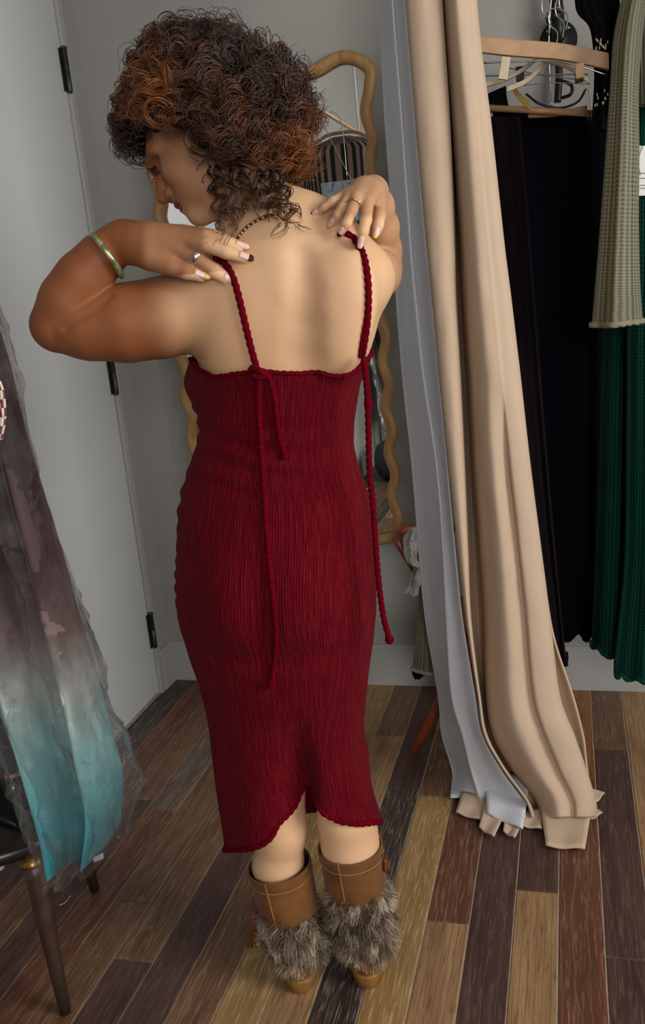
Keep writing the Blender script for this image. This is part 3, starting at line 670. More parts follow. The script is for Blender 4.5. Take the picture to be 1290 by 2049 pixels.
tube('hanger_hook', cr([P(-110, 560, YD), P(-112, 500, YD), P(-110, 440, YD), (-1.06, YD, 2.04), (-1.08, YD, 2.10), (-1.12, YD, 2.128), (-1.15, YD, 2.10)], 40), .002, M_chrome, dr, 6)
# burgundy garment with a checked edge next to it
M_check = NT('brown_check'); co = M_check.coord(); ck = M_check.add('ShaderNodeTexChecker'); M_check.val(ck, Scale=90.0); M_check.l(co, ck.inputs[0]); ck.inputs[1].default_value = srgb(214, 206, 196); ck.inputs[2].default_value = srgb(110, 58, 40); M_check.base(ck.outputs[0]); M_check.val(M_check.b, Roughness=.8); M_check = M_check.m
cg = garment('checked_scarf', [(-330, -40, -300, -40), (-300, 150, -230, 150), (-230, 420, -110, 420), (-150, 650, -40, 660), (-95, 760, 3, 770), (-85, 800, 9, 800), (-85, 850, 10, 840), (-80, 900, 2, 880)], .98, .014, M_check, None, folds=3, fold=.005, seed=45, nrow=60); tag(cg, 'brown and white checked scarf end at the left edge', 'scarf')
# navy bag with tan trim on the table
M_navybag = simple('navy_canvas', srgb(14, 18, 34), .7, var=.2)
M_tan = simple('tan_leather', srgb(176, 116, 82), .5, var=.12)
bg = empty('navy_bag', (-1.20, 1.42, TZ)); tag(bg, 'navy canvas bag with tan trim standing on the round table', 'bag')
bm = bmesh.new(); bm_box(bm, (-1.31, 1.36, TZ+.001), (-1.065, 1.50, TZ+.20), .03); bm_obj('bag_body', bm, M_navybag, bg, True)
tube('trim', cr([(-1.10, 1.335, TZ+.19), (-1.065, 1.34, TZ+.18), (-1.052, 1.345, TZ+.12), (-1.052, 1.345, TZ+.05)], 24), .005, M_tan, bg, 8)
tube('trim', cr([(-1.10, 1.328, TZ+.06), (-1.075, 1.326, TZ+.058), (-1.052, 1.335, TZ+.062)], 12), .004, M_tan, bg, 8)
tube('strap_handle', cr([(-1.10, 1.36, TZ+.195), (-1.11, 1.36, TZ+.23), (-1.18, 1.36, TZ+.26), (-1.25, 1.36, TZ+.23), (-1.26, 1.36, TZ+.195)], 30), .006, M_navybag, bg, 8)
tube('zip_pull', [(-1.068, 1.326, TZ+.045), (-1.066, 1.325, TZ+.02)], .005, M_chrome, bg, 8)
# black metal stand on the table
st = empty('metal_stand', tuple(PZ(20, 1655, TZ))); tag(st, 'black metal display stand with square tubes on the table', 'display stand')
q0, q1, q2 = PZ(40, 1652, TZ+.009), PZ(84, 1612, TZ+.009), PZ(-90, 1600, TZ+.009)
up = q0+np.array([-.05, .01, .20])
for a, b, nme in ((q0, up, 'upright_tube'), (q0, q1, 'foot_tube'), (q0, q2, 'foot_tube'), (q2, q2+np.array([-.05, .01, .20]), 'upright_tube'), (up, q2+np.array([-.05, .01, .20]), 'top_tube')):
    tube(nme, [a, b], .0085, M_black, st, 4)
# slip of paper and thread on the floor
pp = [PZ(-30, 1735, .002), PZ(14, 1722, .002), PZ(6, 1738, .002), PZ(-30, 1760, .002)]
pa = mesh('paper_slip', pp, [(0, 1, 2, 3)], M_white, None, smooth=False); sd = pa.modifiers.new('t', 'SOLIDIFY'); sd.thickness = .0015; sd.offset = 1; tag(pa, 'white paper slip on the floor under the round table', 'paper')
th = tube('loose_thread', cr([PZ(118, 1812, .0018), PZ(130, 1806, .0025), PZ(138, 1796, .002), PZ(142, 1792, .0018)], 20), .0011, M_hang_pale, None, 5); tag(th, 'pale loose thread on the floor beside the table leg', 'thread')
# ================================================================== WHAT THE MIRROR SHOWS: the other side of the room
M_stripe = NT('brown_black_stripe'); sx = M_stripe.add('ShaderNodeSeparateXYZ'); M_stripe.l(M_stripe.coord('UV'), sx.inputs[0])
sv = M_stripe.math('SINE', M_stripe.math('MULTIPLY', sx.outputs[0], 2*math.pi*32)); sh = M_stripe.math('SINE', M_stripe.math('MULTIPLY', sx.outputs[1], 2*math.pi*26))
yoke = M_stripe.math('GREATER_THAN', sx.outputs[1], .80); mx = M_stripe.add('ShaderNodeMix'); M_stripe.l(yoke, mx.inputs[0]); M_stripe.l(sv, mx.inputs[2]); M_stripe.l(sh, mx.inputs[3])
M_stripe.base(M_stripe.ramp(M_stripe.math('ADD', M_stripe.math('MULTIPLY', mx.outputs[0], .5), .5), [(.45, srgb(30, 22, 22)), (.55, srgb(150, 128, 118))])); M_stripe.val(M_stripe.b, Roughness=.8); M_stripe = M_stripe.m
rl = empty('garment_rail', (-1.12, .5, 2.12)); tag(rl, 'wooden garment rail hung from the ceiling beside the viewer', 'clothes rack')
tube('rail_bar', [(-1.12, -.15, 2.115), (-1.12, 1.25, 2.115)], .011, M_hang, rl, 12)
for y in (-.05, 1.15): tube('drop_rod', [(-1.12, y, 2.12), (-1.12, y, ZC-.001)], .006, M_white, rl, 10)
def hung(name, label, cat, x, y, ztop, w, l, mat, col_hook=True, rail=2.115, seed=1, sleeve=False):
    g = empty(name, (x, y, ztop-l)); tag(g, label, cat, 'clothes reflected in the mirror')
    garment('cloth', [(x-w*.12, ztop, x+w*.12, ztop), (x-w*.46, ztop-.05, x+w*.46, ztop-.05), (x-w*.5, ztop-.12, x+w*.5, ztop-.12), (x-w*.48, ztop-l*.6, x+w*.48, ztop-l*.6), (x-w*.52, ztop-l, x+w*.52, ztop-l)], y, .035, mat, g, folds=4, fold=.008, seed=seed, nrow=40, world=True)
    if sleeve:
        for s in (-1, 1): garment('sleeve', [(x+s*w*.44-.03, ztop-.07, x+s*w*.44+.03, ztop-.07), (x+s*w*.52-.05, ztop-.2, x+s*w*.52+.05, ztop-.2), (x+s*w*.56-.05, ztop-.55, x+s*w*.56+.05, ztop-.55)], y-.01, .03, mat, g, folds=2, fold=.006, seed=seed+5, nrow=30, world=True)
    bar('hanger_bar', [(x-w*.42, y, ztop-.035), (x-w*.2, y, ztop+.012), (x, y, ztop+.02), (x+w*.2, y, ztop+.012), (x+w*.42, y, ztop-.035)], .012, .018, M_hang, g)
    tube('hook', cr([(x, y, ztop+.02), (x, y, rail-.03), (x+.018, y, rail-.01), (x+.014, y, rail+.016), (x-.006, y, rail+.018), (x-.014, y, rail+.006)], 30), .0018, M_chrome, g, 6)
hung('striped_shirt', 'brown and black striped shirt on a wooden hanger, seen in the mirror', 'shirt', -1.14, .34, 2.05, .42, .72, M_stripe, seed=61, sleeve=True)
M_pale_green = simple('pale_green_cloth', srgb(170, 196, 176), .8, var=.15)
hung('pale_green_shirt', 'pale green shirt hanging on the garment rail, seen in the mirror', 'shirt', -1.14, .16, 2.04, .40, .62, M_pale_green, seed=66)
M_print = NT('blue_green_print'); co = M_print.coord(); M_print.base(M_print.ramp(M_print.noise(M_print.map(co, (18, 18, 7)), 1, 4, .6, 1.0), [(.36, srgb(70, 110, 170)), (.46, srgb(206, 222, 232)), (.58, srgb(214, 226, 232)), (.66, srgb(96, 150, 96))])); M_print.val(M_print.b, Roughness=.35); M_print = M_print.m
pk = empty('printed_pouch', (-1.06, .62, 1.45)); tag(pk, 'blue and green printed plastic pouch on the garment rail, seen in the mirror', 'pouch')
garment('pouch_body', [(-1.20, 1.80, -.92, 1.80), (-1.20, 1.70, -.92, 1.70), (-1.20, 1.60, -.92, 1.60)], .62, .012, M_print, pk, folds=4, fold=.006, seed=63, nrow=24, world=True)
garment('clear_sleeve', [(-1.20, 1.60, -.92, 1.60), (-1.21, 1.50, -.91, 1.50), (-1.21, 1.38, -.91, 1.38)], .62, .012, M_film, pk, folds=5, fold=.008, seed=64, nrow=24, world=True)
tube('hook', cr([(-1.06, .62, 1.80), (-1.06, .62, 2.0), (-1.07, .62, 2.09), (-1.11, .62, 2.13), (-1.14, .62, 2.11)], 24), .0018, M_chrome, pk, 6)
M_slate = simple('slate_blue_cloth', srgb(62, 76, 92), .8, var=.15, vscale=8)
sc_ = empty('folding_screen', (-1.0, -1.35, 0)); tag(sc_, 'slate blue folding screen standing behind the viewer, seen in the mirror', 'screen')
for k, (xa, xb, ya_, yb_) in enumerate(((-1.35, -.98, -1.30, -1.40), (-.975, -.60, -1.40, -1.30))):
    V = [(xa, ya_, .02), (xb, yb_, .02), (xb, yb_, 1.75), (xa, ya_, 1.75)]; o = mesh('panel', V, [(0, 1, 2, 3)], M_slate, sc_, smooth=False); sd = o.modifiers.new('t', 'SOLIDIFY'); sd.thickness = .02
    for x, y in ((xa, ya_), (xb, yb_)): tube('post', [(x, y, 0), (x, y, 1.77)], .013, M_hang, sc_, 8)
lr = empty('low_rail', (-1.10, -.95, 0)); tag(lr, 'low steel clothes rail behind the viewer, seen in the mirror', 'clothes rack')
tube('rail_bar', [(-1.34, -.95, .92), (-.80, -.95, .92)], .009, M_chrome, lr, 10)
for x in (-1.33, -.81):
    tube('upright', [(x, -.95, .012), (x, -.95, .93)], .009, M_chrome, lr, 10); tube('foot', [(x, -1.12, .010), (x, -.78, .010)], .009, M_chrome, lr, 10)
for i, (nm, lab, c, x, l) in enumerate((('lime_top', 'lime yellow top on the low rail, seen in the mirror', srgb(190, 196, 60), -1.25, .36), ('white_shirt', 'white shirt on the low rail, seen in the mirror', srgb(215, 215, 212), -1.18, .30), ('denim_skirt', 'dark denim skirt on the low rail, seen in the mirror', srgb(44, 56, 76), -1.10, .48), ('black_top', 'black top on the low rail, seen in the mirror', srgb(22, 20, 22), -1.02, .34), ('rust_top', 'rust coloured top on the low rail, seen in the mirror', srgb(150, 84, 56), -.94, .40))):
    g = empty(nm, (x, -.95, .85-l)); tag(g, lab, nm.split('_')[1], 'clothes reflected in the mirror')
    m_ = simple(nm+'_cloth', c, .8, var=.25, vscale=18)
    garment('cloth', [(x-.02, .86, x+.02, .86), (x-.028, .82, x+.028, .82), (x-.030, .86-l, x+.030, .86-l)], -.95, .16, m_, g, folds=3, fold=.004, seed=70+i, nrow=24, ncol=40, world=True)
    tube('hook', cr([(x, -.95, .86), (x, -.95, .90), (x, -.962, .935), (x, -.945, .937), (x, -.938, .925)], 16), .0018, M_chrome, g, 6)
M_pouf = simple('charcoal_pouf_cloth', srgb(70, 72, 72), .7, var=.3, vscale=12)
pf = empty('pouf', (-1.10, -.50, 0)); tag(pf, 'round charcoal pouf on the floor, seen in the mirror', 'pouf')
lathe('cushion', [(0, .002), (.12, .002), (.165, .03), (.185, .09), (.185, .16), (.165, .22), (.12, .25), (0, .258)], M_pouf, pf, 40, (-1.10, -.50, 0))
lathe('button', [(0, 0), (.016, 0), (.014, .006), (0, .008)], M_black, pf, 12, (-1.10, -.50, .256))
# ================================================================== PERSON
import openvdb
class Field:
    """signed distance field on a regular grid, meshed as one continuous surface"""
    def __init__(s, lo, hi, h):
        s.lo = np.array(lo, float); s.h = h; s.n = np.ceil((np.array(hi)-s.lo)/h).astype(int)+1
        s.d = np.full(s.n, .06, np.float32)
    def sub(s, lo, hi):
        a = np.maximum(np.floor((np.array(lo)-s.lo)/s.h).astype(int), 0); b = np.minimum(np.ceil((np.array(hi)-s.lo)/s.h).astype(int)+1, s.n)
        sl = tuple(slice(int(i), int(j)) for i, j in zip(a, b))
        ax = [(s.lo[k]+s.h*np.arange(a[k], b[k])).astype(np.float32) for k in range(3)]
        return sl, ax[0][:, None, None], ax[1][None, :, None], ax[2][None, None, :]
    def put(s, sl, d, k, mode='add'):
        a = s.d[sl]
        if mode == 'add':
            hh = np.clip(.5+.5*(a-d)/k, 0, 1); s.d[sl] = a*(1-hh)+d*hh-k*hh*(1-hh)
        else:
            d = -d; hh = np.clip(.5-.5*(a-d)/k, 0, 1); s.d[sl] = a*(1-hh)+d*hh+k*hh*(1-hh)
    def cap(s, p, q, r0, r1, k=.01, mode='add'):
        p, q = np.array(p, float), np.array(q, float); m = max(r0, r1)+max(k, .012)+.012
        sl, X, Y, Z = s.sub(np.minimum(p, q)-m, np.maximum(p, q)+m); d = q-p; L2 = max(float(d@d), 1e-9)
        t = np.clip(((X-p[0])*d[0]+(Y-p[1])*d[1]+(Z-p[2])*d[2])/L2, 0, 1)
        e = np.sqrt((X-p[0]-t*d[0])**2+(Y-p[1]-t*d[1])**2+(Z-p[2]-t*d[2])**2)-(r0+(r1-r0)*t)
        s.put(sl, e.astype(np.float32), k, mode)
    def chain(s, pts, rad, k=.01, kin=.006, mode='add', field=None):
        """a limb: capsules joined with a small blend, then blended once with what is there"""
        pts = np.array(pts, float); rad = np.array(rad, float); m = rad.max()+max(k, .012)+.014
        sl, X, Y, Z = s.sub(pts.min(0)-m, pts.max(0)+m); acc = None
        for p, q, r0, r1 in zip(pts[:-1], pts[1:], rad[:-1], rad[1:]):
            d = q-p; L2 = max(float(d@d), 1e-9)
            t = np.clip(((X-p[0])*d[0]+(Y-p[1])*d[1]+(Z-p[2])*d[2])/L2, 0, 1)
            e = np.sqrt((X-p[0]-t*d[0])**2+(Y-p[1]-t*d[1])**2+(Z-p[2]-t*d[2])**2)-(r0+(r1-r0)*t)
            if acc is None: acc = e
            else:
                hh = np.clip(.5+.5*(acc-e)/kin, 0, 1); acc = acc*(1-hh)+e*hh-kin*hh*(1-hh)
        s.put(sl, acc.astype(np.float32), k, mode)
    def ell(s, c, A, r, k=.02, mode='add'):
        """ellipsoid: centre, rows of A are its axes, radii r"""
        c, A, r = np.array(c, float), np.array(A, float), np.array(r, float); m = r.max()+max(k, .012)+.012
        sl, X, Y, Z = s.sub(c-m, c+m); X, Y, Z = X-c[0], Y-c[1], Z-c[2]; k0 = 0; k1 = 0
        for a, rr in zip(A, r):
            q = X*a[0]+Y*a[1]+Z*a[2]; k0 = k0+(q/rr)**2; k1 = k1+(q/rr**2)**2
        k0 = np.sqrt(k0); k1 = np.sqrt(k1)+1e-9
        s.put(sl, (k0*(k0-1)/k1).astype(np.float32), k, mode)
    def loft(s, z, cx, cy, a, bb, bf, k=.02):
        """stack of ellipses with different depth at the back (bb) and the front (bf)"""
        sl, X, Y, Z = s.sub((s.lo[0], s.lo[1], min(z)-.03), (s.lo[0]+s.h*s.n[0], s.lo[1]+s.h*s.n[1], max(z)+.03)); zz = Z.ravel()
        f = lambda q: np.interp(zz, z, q).astype(np.float32)[None, None, :]
        dx = (X-f(cx))/f(a); dy = Y-f(cy); dy = np.where(dy < 0, dy/f(bb), dy/f(bf))
        e = (np.sqrt(dx*dx+dy*dy)-1)*np.minimum(f(a), np.minimum(f(bb), f(bf)))
        cap = np.maximum(Z-max(z), min(z)-Z); e = np.maximum(e, cap)
        s.put(sl, e.astype(np.float32), k)
    def build(s, name, mat, parent):
        g = openvdb.FloatGrid(.06); g.copyFromArray(s.d); v, q = g.convertToQuads(0.0)
        v = v*s.h+s.lo
        me = bpy.data.meshes.new(name); me.vertices.add(len(v)); me.vertices.foreach_set('co', v.astype(np.float32).ravel())
        me.loops.add(len(q)*4); me.loops.foreach_set('vertex_index', q.ravel().astype(np.int32)); me.polygons.add(len(q)); me.polygons.foreach_set('loop_start', np.arange(0, len(q)*4, 4, dtype=np.int32))
        me.update(); me.validate()
        return link(name, me, mat, parent)

def Q(u, v, y, rpx):      # joint from a pixel, its depth and its radius in pixels
    p = P(u, v, y); return p, rpx/ppm(p)
def limb(rows): pr = [Q(*r) for r in rows]; return [p for p, _ in pr], [r for _, r in pr]

# ---------------------------------------------------------------- dress outline (pixels) -> loft rows
YC = lambda z: np.interp(z, [.20, .45, .75, 1.05, 1.20, 1.40], [1.415, 1.43, 1.445, 1.452, 1.455, 1.46])
def side(pix):
    out = []
    for u, v in pix:
        y = 1.44
        for _ in range(6): p = P(u, v, y); y = float(YC(p[2]))
        out.append((p[2], p[0]))
    out.sort(); return np.array(out)
SL = side([(385, 640), (388, 700), (393, 760), (399, 815), (402, 860), (395, 892), (385, 922), (373, 960), (363, 1010), (358, 1080), (356, 1150), (358, 1205), (366, 1250), (384, 1305), (400, 1350), (412, 1400), (421, 1450), (430, 1520), (440, 1600), (449, 1660), (452, 1700), (455, 1740)])
SR = side([(752, 600), (742, 650), (730, 705), (723, 760), (715, 805), (708, 850), (707, 895), (717, 938), (732, 980), (741, 1020), (747, 1080), (752, 1150), (752, 1230), (746, 1290), (738, 1340), (732, 1400), (727, 1460), (729, 1510), (738, 1560), (750, 1610), (757, 1645), (760, 1700)])
ZR = np.linspace(.22, 1.30, 90)
XLr, XRr = np.interp(ZR, SL[:, 0], SL[:, 1]), np.interp(ZR, SR[:, 0], SR[:, 1])
BB = np.interp(ZR, [.22, .40, .55, .66, .76, .84, .92, 1.0, 1.06, 1.14, 1.22, 1.30], [.085, .085, .090, .108, .128, .130, .112, .090, .082, .088, .096, .098])
BF = np.interp(ZR, [.22, .45, .60, .85, .95, 1.06, 1.15, 1.22, 1.30], [.085, .095, .105, .112, .108, .098, .115, .118, .100])
HW, CX = (XRr-XLr)/2, (XRr+XLr)/2; CYr = YC(ZR)
TAN = .31
AA = np.sqrt(np.maximum(HW**2-(TAN*.5*(BB+BF)*.9)**2, .05**2))
CX = CX-TAN*(BF-BB)/2*.3

person = empty('person', (-.47, 1.42, 0)); tag(person, 'person with curly brown hair in a dark red knit dress, hands on shoulders', 'person')

# ---------------------------------------------------------------- body
def skin():
    m = NT('skin'); co = m.coord(); n = m.noise(co, 7, 4); f = m.noise(co, 420, 2)
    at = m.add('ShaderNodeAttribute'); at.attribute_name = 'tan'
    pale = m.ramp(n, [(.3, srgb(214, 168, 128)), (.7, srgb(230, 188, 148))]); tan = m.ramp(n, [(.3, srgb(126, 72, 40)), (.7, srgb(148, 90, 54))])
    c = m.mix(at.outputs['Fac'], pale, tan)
    mole = m.add('ShaderNodeTexVoronoi'); m.val(mole, Scale=16.0, Randomness=1.0); m.l(co, mole.inputs[0])
    md = m.math('MULTIPLY', m.ramp(mole.outputs['Distance'], [(.022, (1, 1, 1, 1)), (.034, (0, 0, 0, 1))]), .65)
    m.base(m.mix(md, c, srgb(92, 52, 34))); m.val(m.b, Roughness=.55); m.b.inputs['Specular IOR Level'].default_value = .3
    m.b.inputs['Subsurface Weight'].default_value = .12; m.b.inputs['Subsurface Radius'].default_value = (.012, .005, .003); m.b.inputs['Subsurface Scale'].default_value = 1.0
    m.bump(m.math('ADD', f, m.noise(co, 120, 3)), .08, .001); return m.m
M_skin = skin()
hpx = lambda dx, y, z: (float(np.interp(z, ZR, CX))+dx, y, z)
B = Field((-.95, 1.19, .03), (-.20, 1.75, 1.70), .0030)
ztop = np.array([1.315, 1.33, 1.345]); fz = np.array([.93, .78, .5])
kz = ZR > .58
B.loft(np.append(ZR[kz], ztop), np.append(CX[kz], [CX[-1]]*3), np.append(CYr[kz], [CYr[-1]]*3), np.append(AA[kz]-.010, (AA[-1]-.010)*fz), np.append(BB[kz]-.012, (BB[-1]-.012)*fz), np.append(BF[kz]-.010, (BF[-1]-.010)*fz), .02)
# upper back, shoulder girdle and neck
I3 = np.eye(3)
B.ell(P(570, 600, 1.470), [(1, 0, 0), (0, 1, 0), (0, 0, 1)], (.150, .100, .16), .05)
B.ell(P(575, 520, 1.465), I3, (.10, .075, .10), .05)
B.ell(hpx(-.098, 1.505, 1.160), I3, (.045, .05, .048), .03); B.ell(hpx(.02, 1.545, 1.165), I3, (.055, .05, .055), .03)
SHL, SHR = P(452, 592, 1.452), P(722, 548, 1.462)
nb = P(565, 452, 1.475)
B.chain([SHL, P(500, 535, 1.455), P(545, 480, 1.475)], [.050, .052, .050], .045)
B.chain([SHR, P(672, 512, 1.46), P(608, 468, 1.475)], [.046, .048, .046], .045)
B.chain([P(562, 500, 1.468), P(538, 445, 1.478), P(508, 392, 1.485), P(470, 340, 1.485)], [.060, .054, .050, .050], .035)
# shoulder blades and spine groove
B.ell(P(470, 655, 1.395), [(.97, .1, .2), (-.1, .99, 0), (-.2, 0, .97)], (.050, .030, .085), .05)
B.ell(P(690, 620, 1.392), [(.97, -.1, -.2), (.1, .99, 0), (.2, 0, .97)], (.045, .030, .085), .05)
B.chain([P(600, 780, 1.354), P(601, 720, 1.350), P(605, 650, 1.350), P(606, 580, 1.350), P(598, 510, 1.37)], [.016, .016, .013, .009, .003], .034, .01, 'sub')
# legs
for x0, pts in ((0, [(-.545, 1.44, .62), (-.548, 1.435, .45), P(560, 1660, 1.40), P(556, 1730, 1.40), P(566, 1800, 1.395)]), (1, [(-.445, 1.445, .62), (-.435, 1.44, .45), P(694, 1640, 1.415), P(700, 1690, 1.415), P(704, 1770, 1.41)])):
    B.chain(pts, [.060, .048, .048, .046, .042] if x0 == 0 else [.058, .046, .052, .051, .044], .02, .02)
# left arm
ua, ur = limb([(455, 596, 1.452, 68), (390, 617, 1.425, 72), (320, 637, 1.395, 75), (250, 647, 1.368, 73), (180, 652, 1.350, 64), (118, 652, 1.340, 54)])
B.chain(ua, ur, .028, .02)
fa, fr_ = limb([(112, 650, 1.335, 52), (138, 600, 1.335, 53), (166, 556, 1.340, 49), (203, 514, 1.350, 42), (240, 482, 1.358, 36)])
B.chain(fa, fr_, .003, .02)
B.chain([P(216, 586, 1.318), P(190, 612, 1.300), P(160, 636, 1.292), P(128, 658, 1.294)], [.006, .0055, .004, .0015], .010, .006, 'sub')
# right arm
ua, ur = limb([(722, 556, 1.462, 52), (735, 556, 1.53, 50), (752, 548, 1.60, 46), (764, 538, 1.655, 40)])
B.chain(ua, ur, .028, .02)
fa, fr_ = limb([(766, 532, 1.66, 36), (766, 500, 1.645, 33), (763, 455, 1.605, 31), (757, 412, 1.56, 27), (752, 384, 1.525, 23)])
B.chain(fa, fr_, .006, .02)
# hands: metacarpals blend into a palm, every finger is its own chain
NAILS = []
def hand(palm, fingers, kp=.010):
    for rows in palm: p, r = limb(rows); B.chain(p, r, kp, .006)
    for rows in fingers:
        p, r = limb(rows); B.chain(p, r, .0035, .004)
        NAILS.append((p[-2], p[-1], r[-1]))
hand([[(236, 482, 1.358, 36), (262, 484, 1.352, 32)],
      [(250, 492, 1.352, 30), (300, 500, 1.350, 27), (362, 500, 1.352, 21)],
      [(250, 478, 1.352, 30), (300, 484, 1.350, 27), (374, 484, 1.352, 19)],
      [(250, 472, 1.358, 28), (300, 473, 1.358, 25), (374, 472, 1.362, 17)],
      [(250, 468, 1.366, 25), (300, 466, 1.368, 20), (366, 464, 1.374, 14)],
      [(262, 500, 1.352, 28), (300, 516, 1.345, 24), (338, 531, 1.342, 20)]],
     [[(358, 499, 1.350, 20), (392, 515, 1.348, 16), (428, 542, 1.352, 14.5), (457, 561, 1.362, 12)],
      [(372, 484, 1.350, 18), (412, 490, 1.342, 15.5), (452, 504, 1.348, 14), (489, 516, 1.358, 11.5)],
      [(374, 471, 1.362, 16), (412, 473, 1.352, 14), (448, 482, 1.355, 13), (481, 493, 1.366, 10.5)],
      [(366, 463, 1.376, 13), (402, 465, 1.370, 11.5), (428, 470, 1.372, 10.5), (446, 475, 1.378, 9)],
      [(318, 524, 1.344, 20), (345, 534, 1.340, 17), (374, 543, 1.342, 16), (402, 552, 1.348, 12.5)]])
hand([[(752, 386, 1.525, 23), (752, 378, 1.50, 21)],
      [(752, 380, 1.50, 20), (750, 382, 1.47, 20), (738, 402, 1.425, 14)],
      [(748, 376, 1.50, 20), (735, 374, 1.47, 18), (714, 394, 1.420, 13)],
      [(744, 374, 1.50, 19), (725, 374, 1.47, 17), (698, 393, 1.425, 12)],
      [(742, 376, 1.50, 18), (716, 378, 1.475, 15), (688, 391, 1.435, 11)],
      [(757, 386, 1.50, 18), (760, 410, 1.465, 14)]],
     [[(736, 404, 1.422, 13), (732, 440, 1.392, 12), (727, 463, 1.382, 11), (723, 483, 1.382, 9)],
      [(712, 396, 1.418, 12.5), (704, 420, 1.388, 11.5), (693, 446, 1.380, 10.5), (685, 461, 1.384, 8.5)],
      [(696, 395, 1.424, 11.5), (684, 416, 1.396, 10.5), (674, 432, 1.390, 10), (667, 443, 1.394, 8.5)],
      [(688, 391, 1.434, 10.5), (664, 403, 1.412, 9.5), (648, 415, 1.408, 8.5), (632, 426, 1.412, 7)],
      [(760, 408, 1.462, 13), (760, 430, 1.440, 11.5), (757, 450, 1.428, 11), (753, 466, 1.424, 8.5)]])
# head: turned to the left and bowed
HF = np.array([-0.828, -0.202, -0.503]); HF /= np.linalg.norm(HF)                               # where the face points
HS = np.array([0.275, -0.891, 0.390]); HS -= HF*(HF@HS); HS /= np.linalg.norm(HS)             # the left ear, towards the viewer
HU = np.cross(HF, HS)
HC = P(323, 402, 1.455)-.116*HF+.036*HU
def hp(f, s, u): return HC+HF*f+HS*s+HU*u
HA = np.array([HF, HS, HU])
B.ell(hp(-.008, 0, .022), HA, (.096, .074, .098), .02)
B.ell(hp(.040, 0, -.030), HA, (.050, .058, .070), .03)
B.ell(hp(.050, 0, -.070), HA, (.036, .044, .038), .03)
B.chain([hp(.086, 0, .012), hp(.102, 0, -.014), hp(.113, 0, -.034)], [.008, .0085, .0095], .012, .008)
B.chain([hp(.098, .012, -.040), hp(.100, -.012, -.040)], [.0075, .0075], .008)
B.chain([hp(.086, -.018, -.060), hp(.095, 0, -.058), hp(.086, .018, -.060)], [.004, .0068, .004], .006, .006)
B.chain([hp(.083, -.016, -.071), hp(.091, 0, -.072), hp(.083, .016, -.071)], [.004, .0070, .004], .006, .006)
B.chain([hp(.100, -.02, -.0652), hp(.100, .02, -.0652)], [.0016, .0016], .003, mode='sub')
B.ell(hp(.078, 0, -.096), HA, (.018, .022, .017), .018)
B.chain([hp(.074, -.045, .020), hp(.088, 0, .022), hp(.074, .045, .020)], [.010, .012, .010], .02, .02)
for s in (-1, 1):
    B.ell(hp(.086, .032*s, -.002), HA, (.016, .018, .012), .012, 'sub')
    B.ell(hp(.058, .046*s, -.032), HA, (.024, .020, .022), .02)
    B.ell(hp(-.006, .076*s, -.012), [HF*.9+HS*s*.4, HS*s*.9-HF*.4, HU], (.018, .007, .031), .006)
    B.ell(hp(.000, .084*s, -.008), [HF*.9+HS*s*.4, HS*s*.9-HF*.4, HU], (.009, .006, .018), .004, 'sub')
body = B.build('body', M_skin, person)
vv = np.zeros(len(body.data.vertices)*3, np.float32); body.data.vertices.foreach_get('co', vv); vv = vv.reshape(-1, 3)
sstep = lambda x, a, b: np.clip((x-a)/(b-a), 0, 1)**2*(3-2*np.clip((x-a)/(b-a), 0, 1))
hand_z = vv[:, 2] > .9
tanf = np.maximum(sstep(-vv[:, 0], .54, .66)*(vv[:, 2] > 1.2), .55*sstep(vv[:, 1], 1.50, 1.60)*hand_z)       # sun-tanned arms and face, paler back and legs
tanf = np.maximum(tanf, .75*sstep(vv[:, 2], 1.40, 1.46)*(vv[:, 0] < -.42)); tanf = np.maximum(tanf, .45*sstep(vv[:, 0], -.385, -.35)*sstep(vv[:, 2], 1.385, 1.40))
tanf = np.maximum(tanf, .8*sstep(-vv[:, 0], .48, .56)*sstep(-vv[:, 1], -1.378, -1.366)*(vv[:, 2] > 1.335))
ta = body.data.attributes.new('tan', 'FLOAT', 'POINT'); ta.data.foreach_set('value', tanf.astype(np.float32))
sm = body.modifiers.new('soften', 'SMOOTH'); sm.factor = .5; sm.iterations = 3
M_lip = simple('lips', srgb(120, 54, 48), .4, var=.1)
tube('lips', cr([hp(.090, -.016, -.0625), hp(.0985, 0, -.0590), hp(.090, .016, -.0625)], 14), [.002]+[.0055]*12+[.002], M_lip, person, 10)
tube('lips', cr([hp(.087, -.015, -.0705), hp(.0945, 0, -.0720), hp(.087, .015, -.0705)], 14), [.002]+[.0058]*12+[.002], M_lip, person, 10)
M_eye = simple('eye_white', srgb(220, 214, 206), .2, var=.02); M_iris = simple('dark_iris', srgb(40, 24, 16), .2)
M_lash = simple('dark_lash', srgb(16, 10, 8), .6)
for s in (-1, 1):
    e = lathe('eye', [(0, -.011), (.006, -.009), (.0105, -.003), (.011, 0), (.0105, .003), (.006, .009), (0, .011)], M_eye, person, 16, hp(.068, .031*s, -.002), HF)
    lathe('iris', [(0, 0), (.0055, 0), (.004, .0016), (0, .0020)], M_iris, e, 14, hp(.0778, .031*s, -.004), HF)
    for k in range(9):
        a = (k/8-.5); b0 = hp(.088, .031*s+a*.024, -.004+.004*(1-4*a*a)); tube('eyelash', cr([b0, b0+HF*.006-HU*.002, b0+HF*.013+HU*.002+HS*a*.006], 6), [.0007]*5+[.0002], M_lash, e, 4)
    tube('eyebrow', cr([hp(.090, .014*s, .018), hp(.086, .032*s, .024), hp(.070, .052*s, .018)], 14), [.002]+[.0035]*11+[.002, .001], M_lash, person, 6)
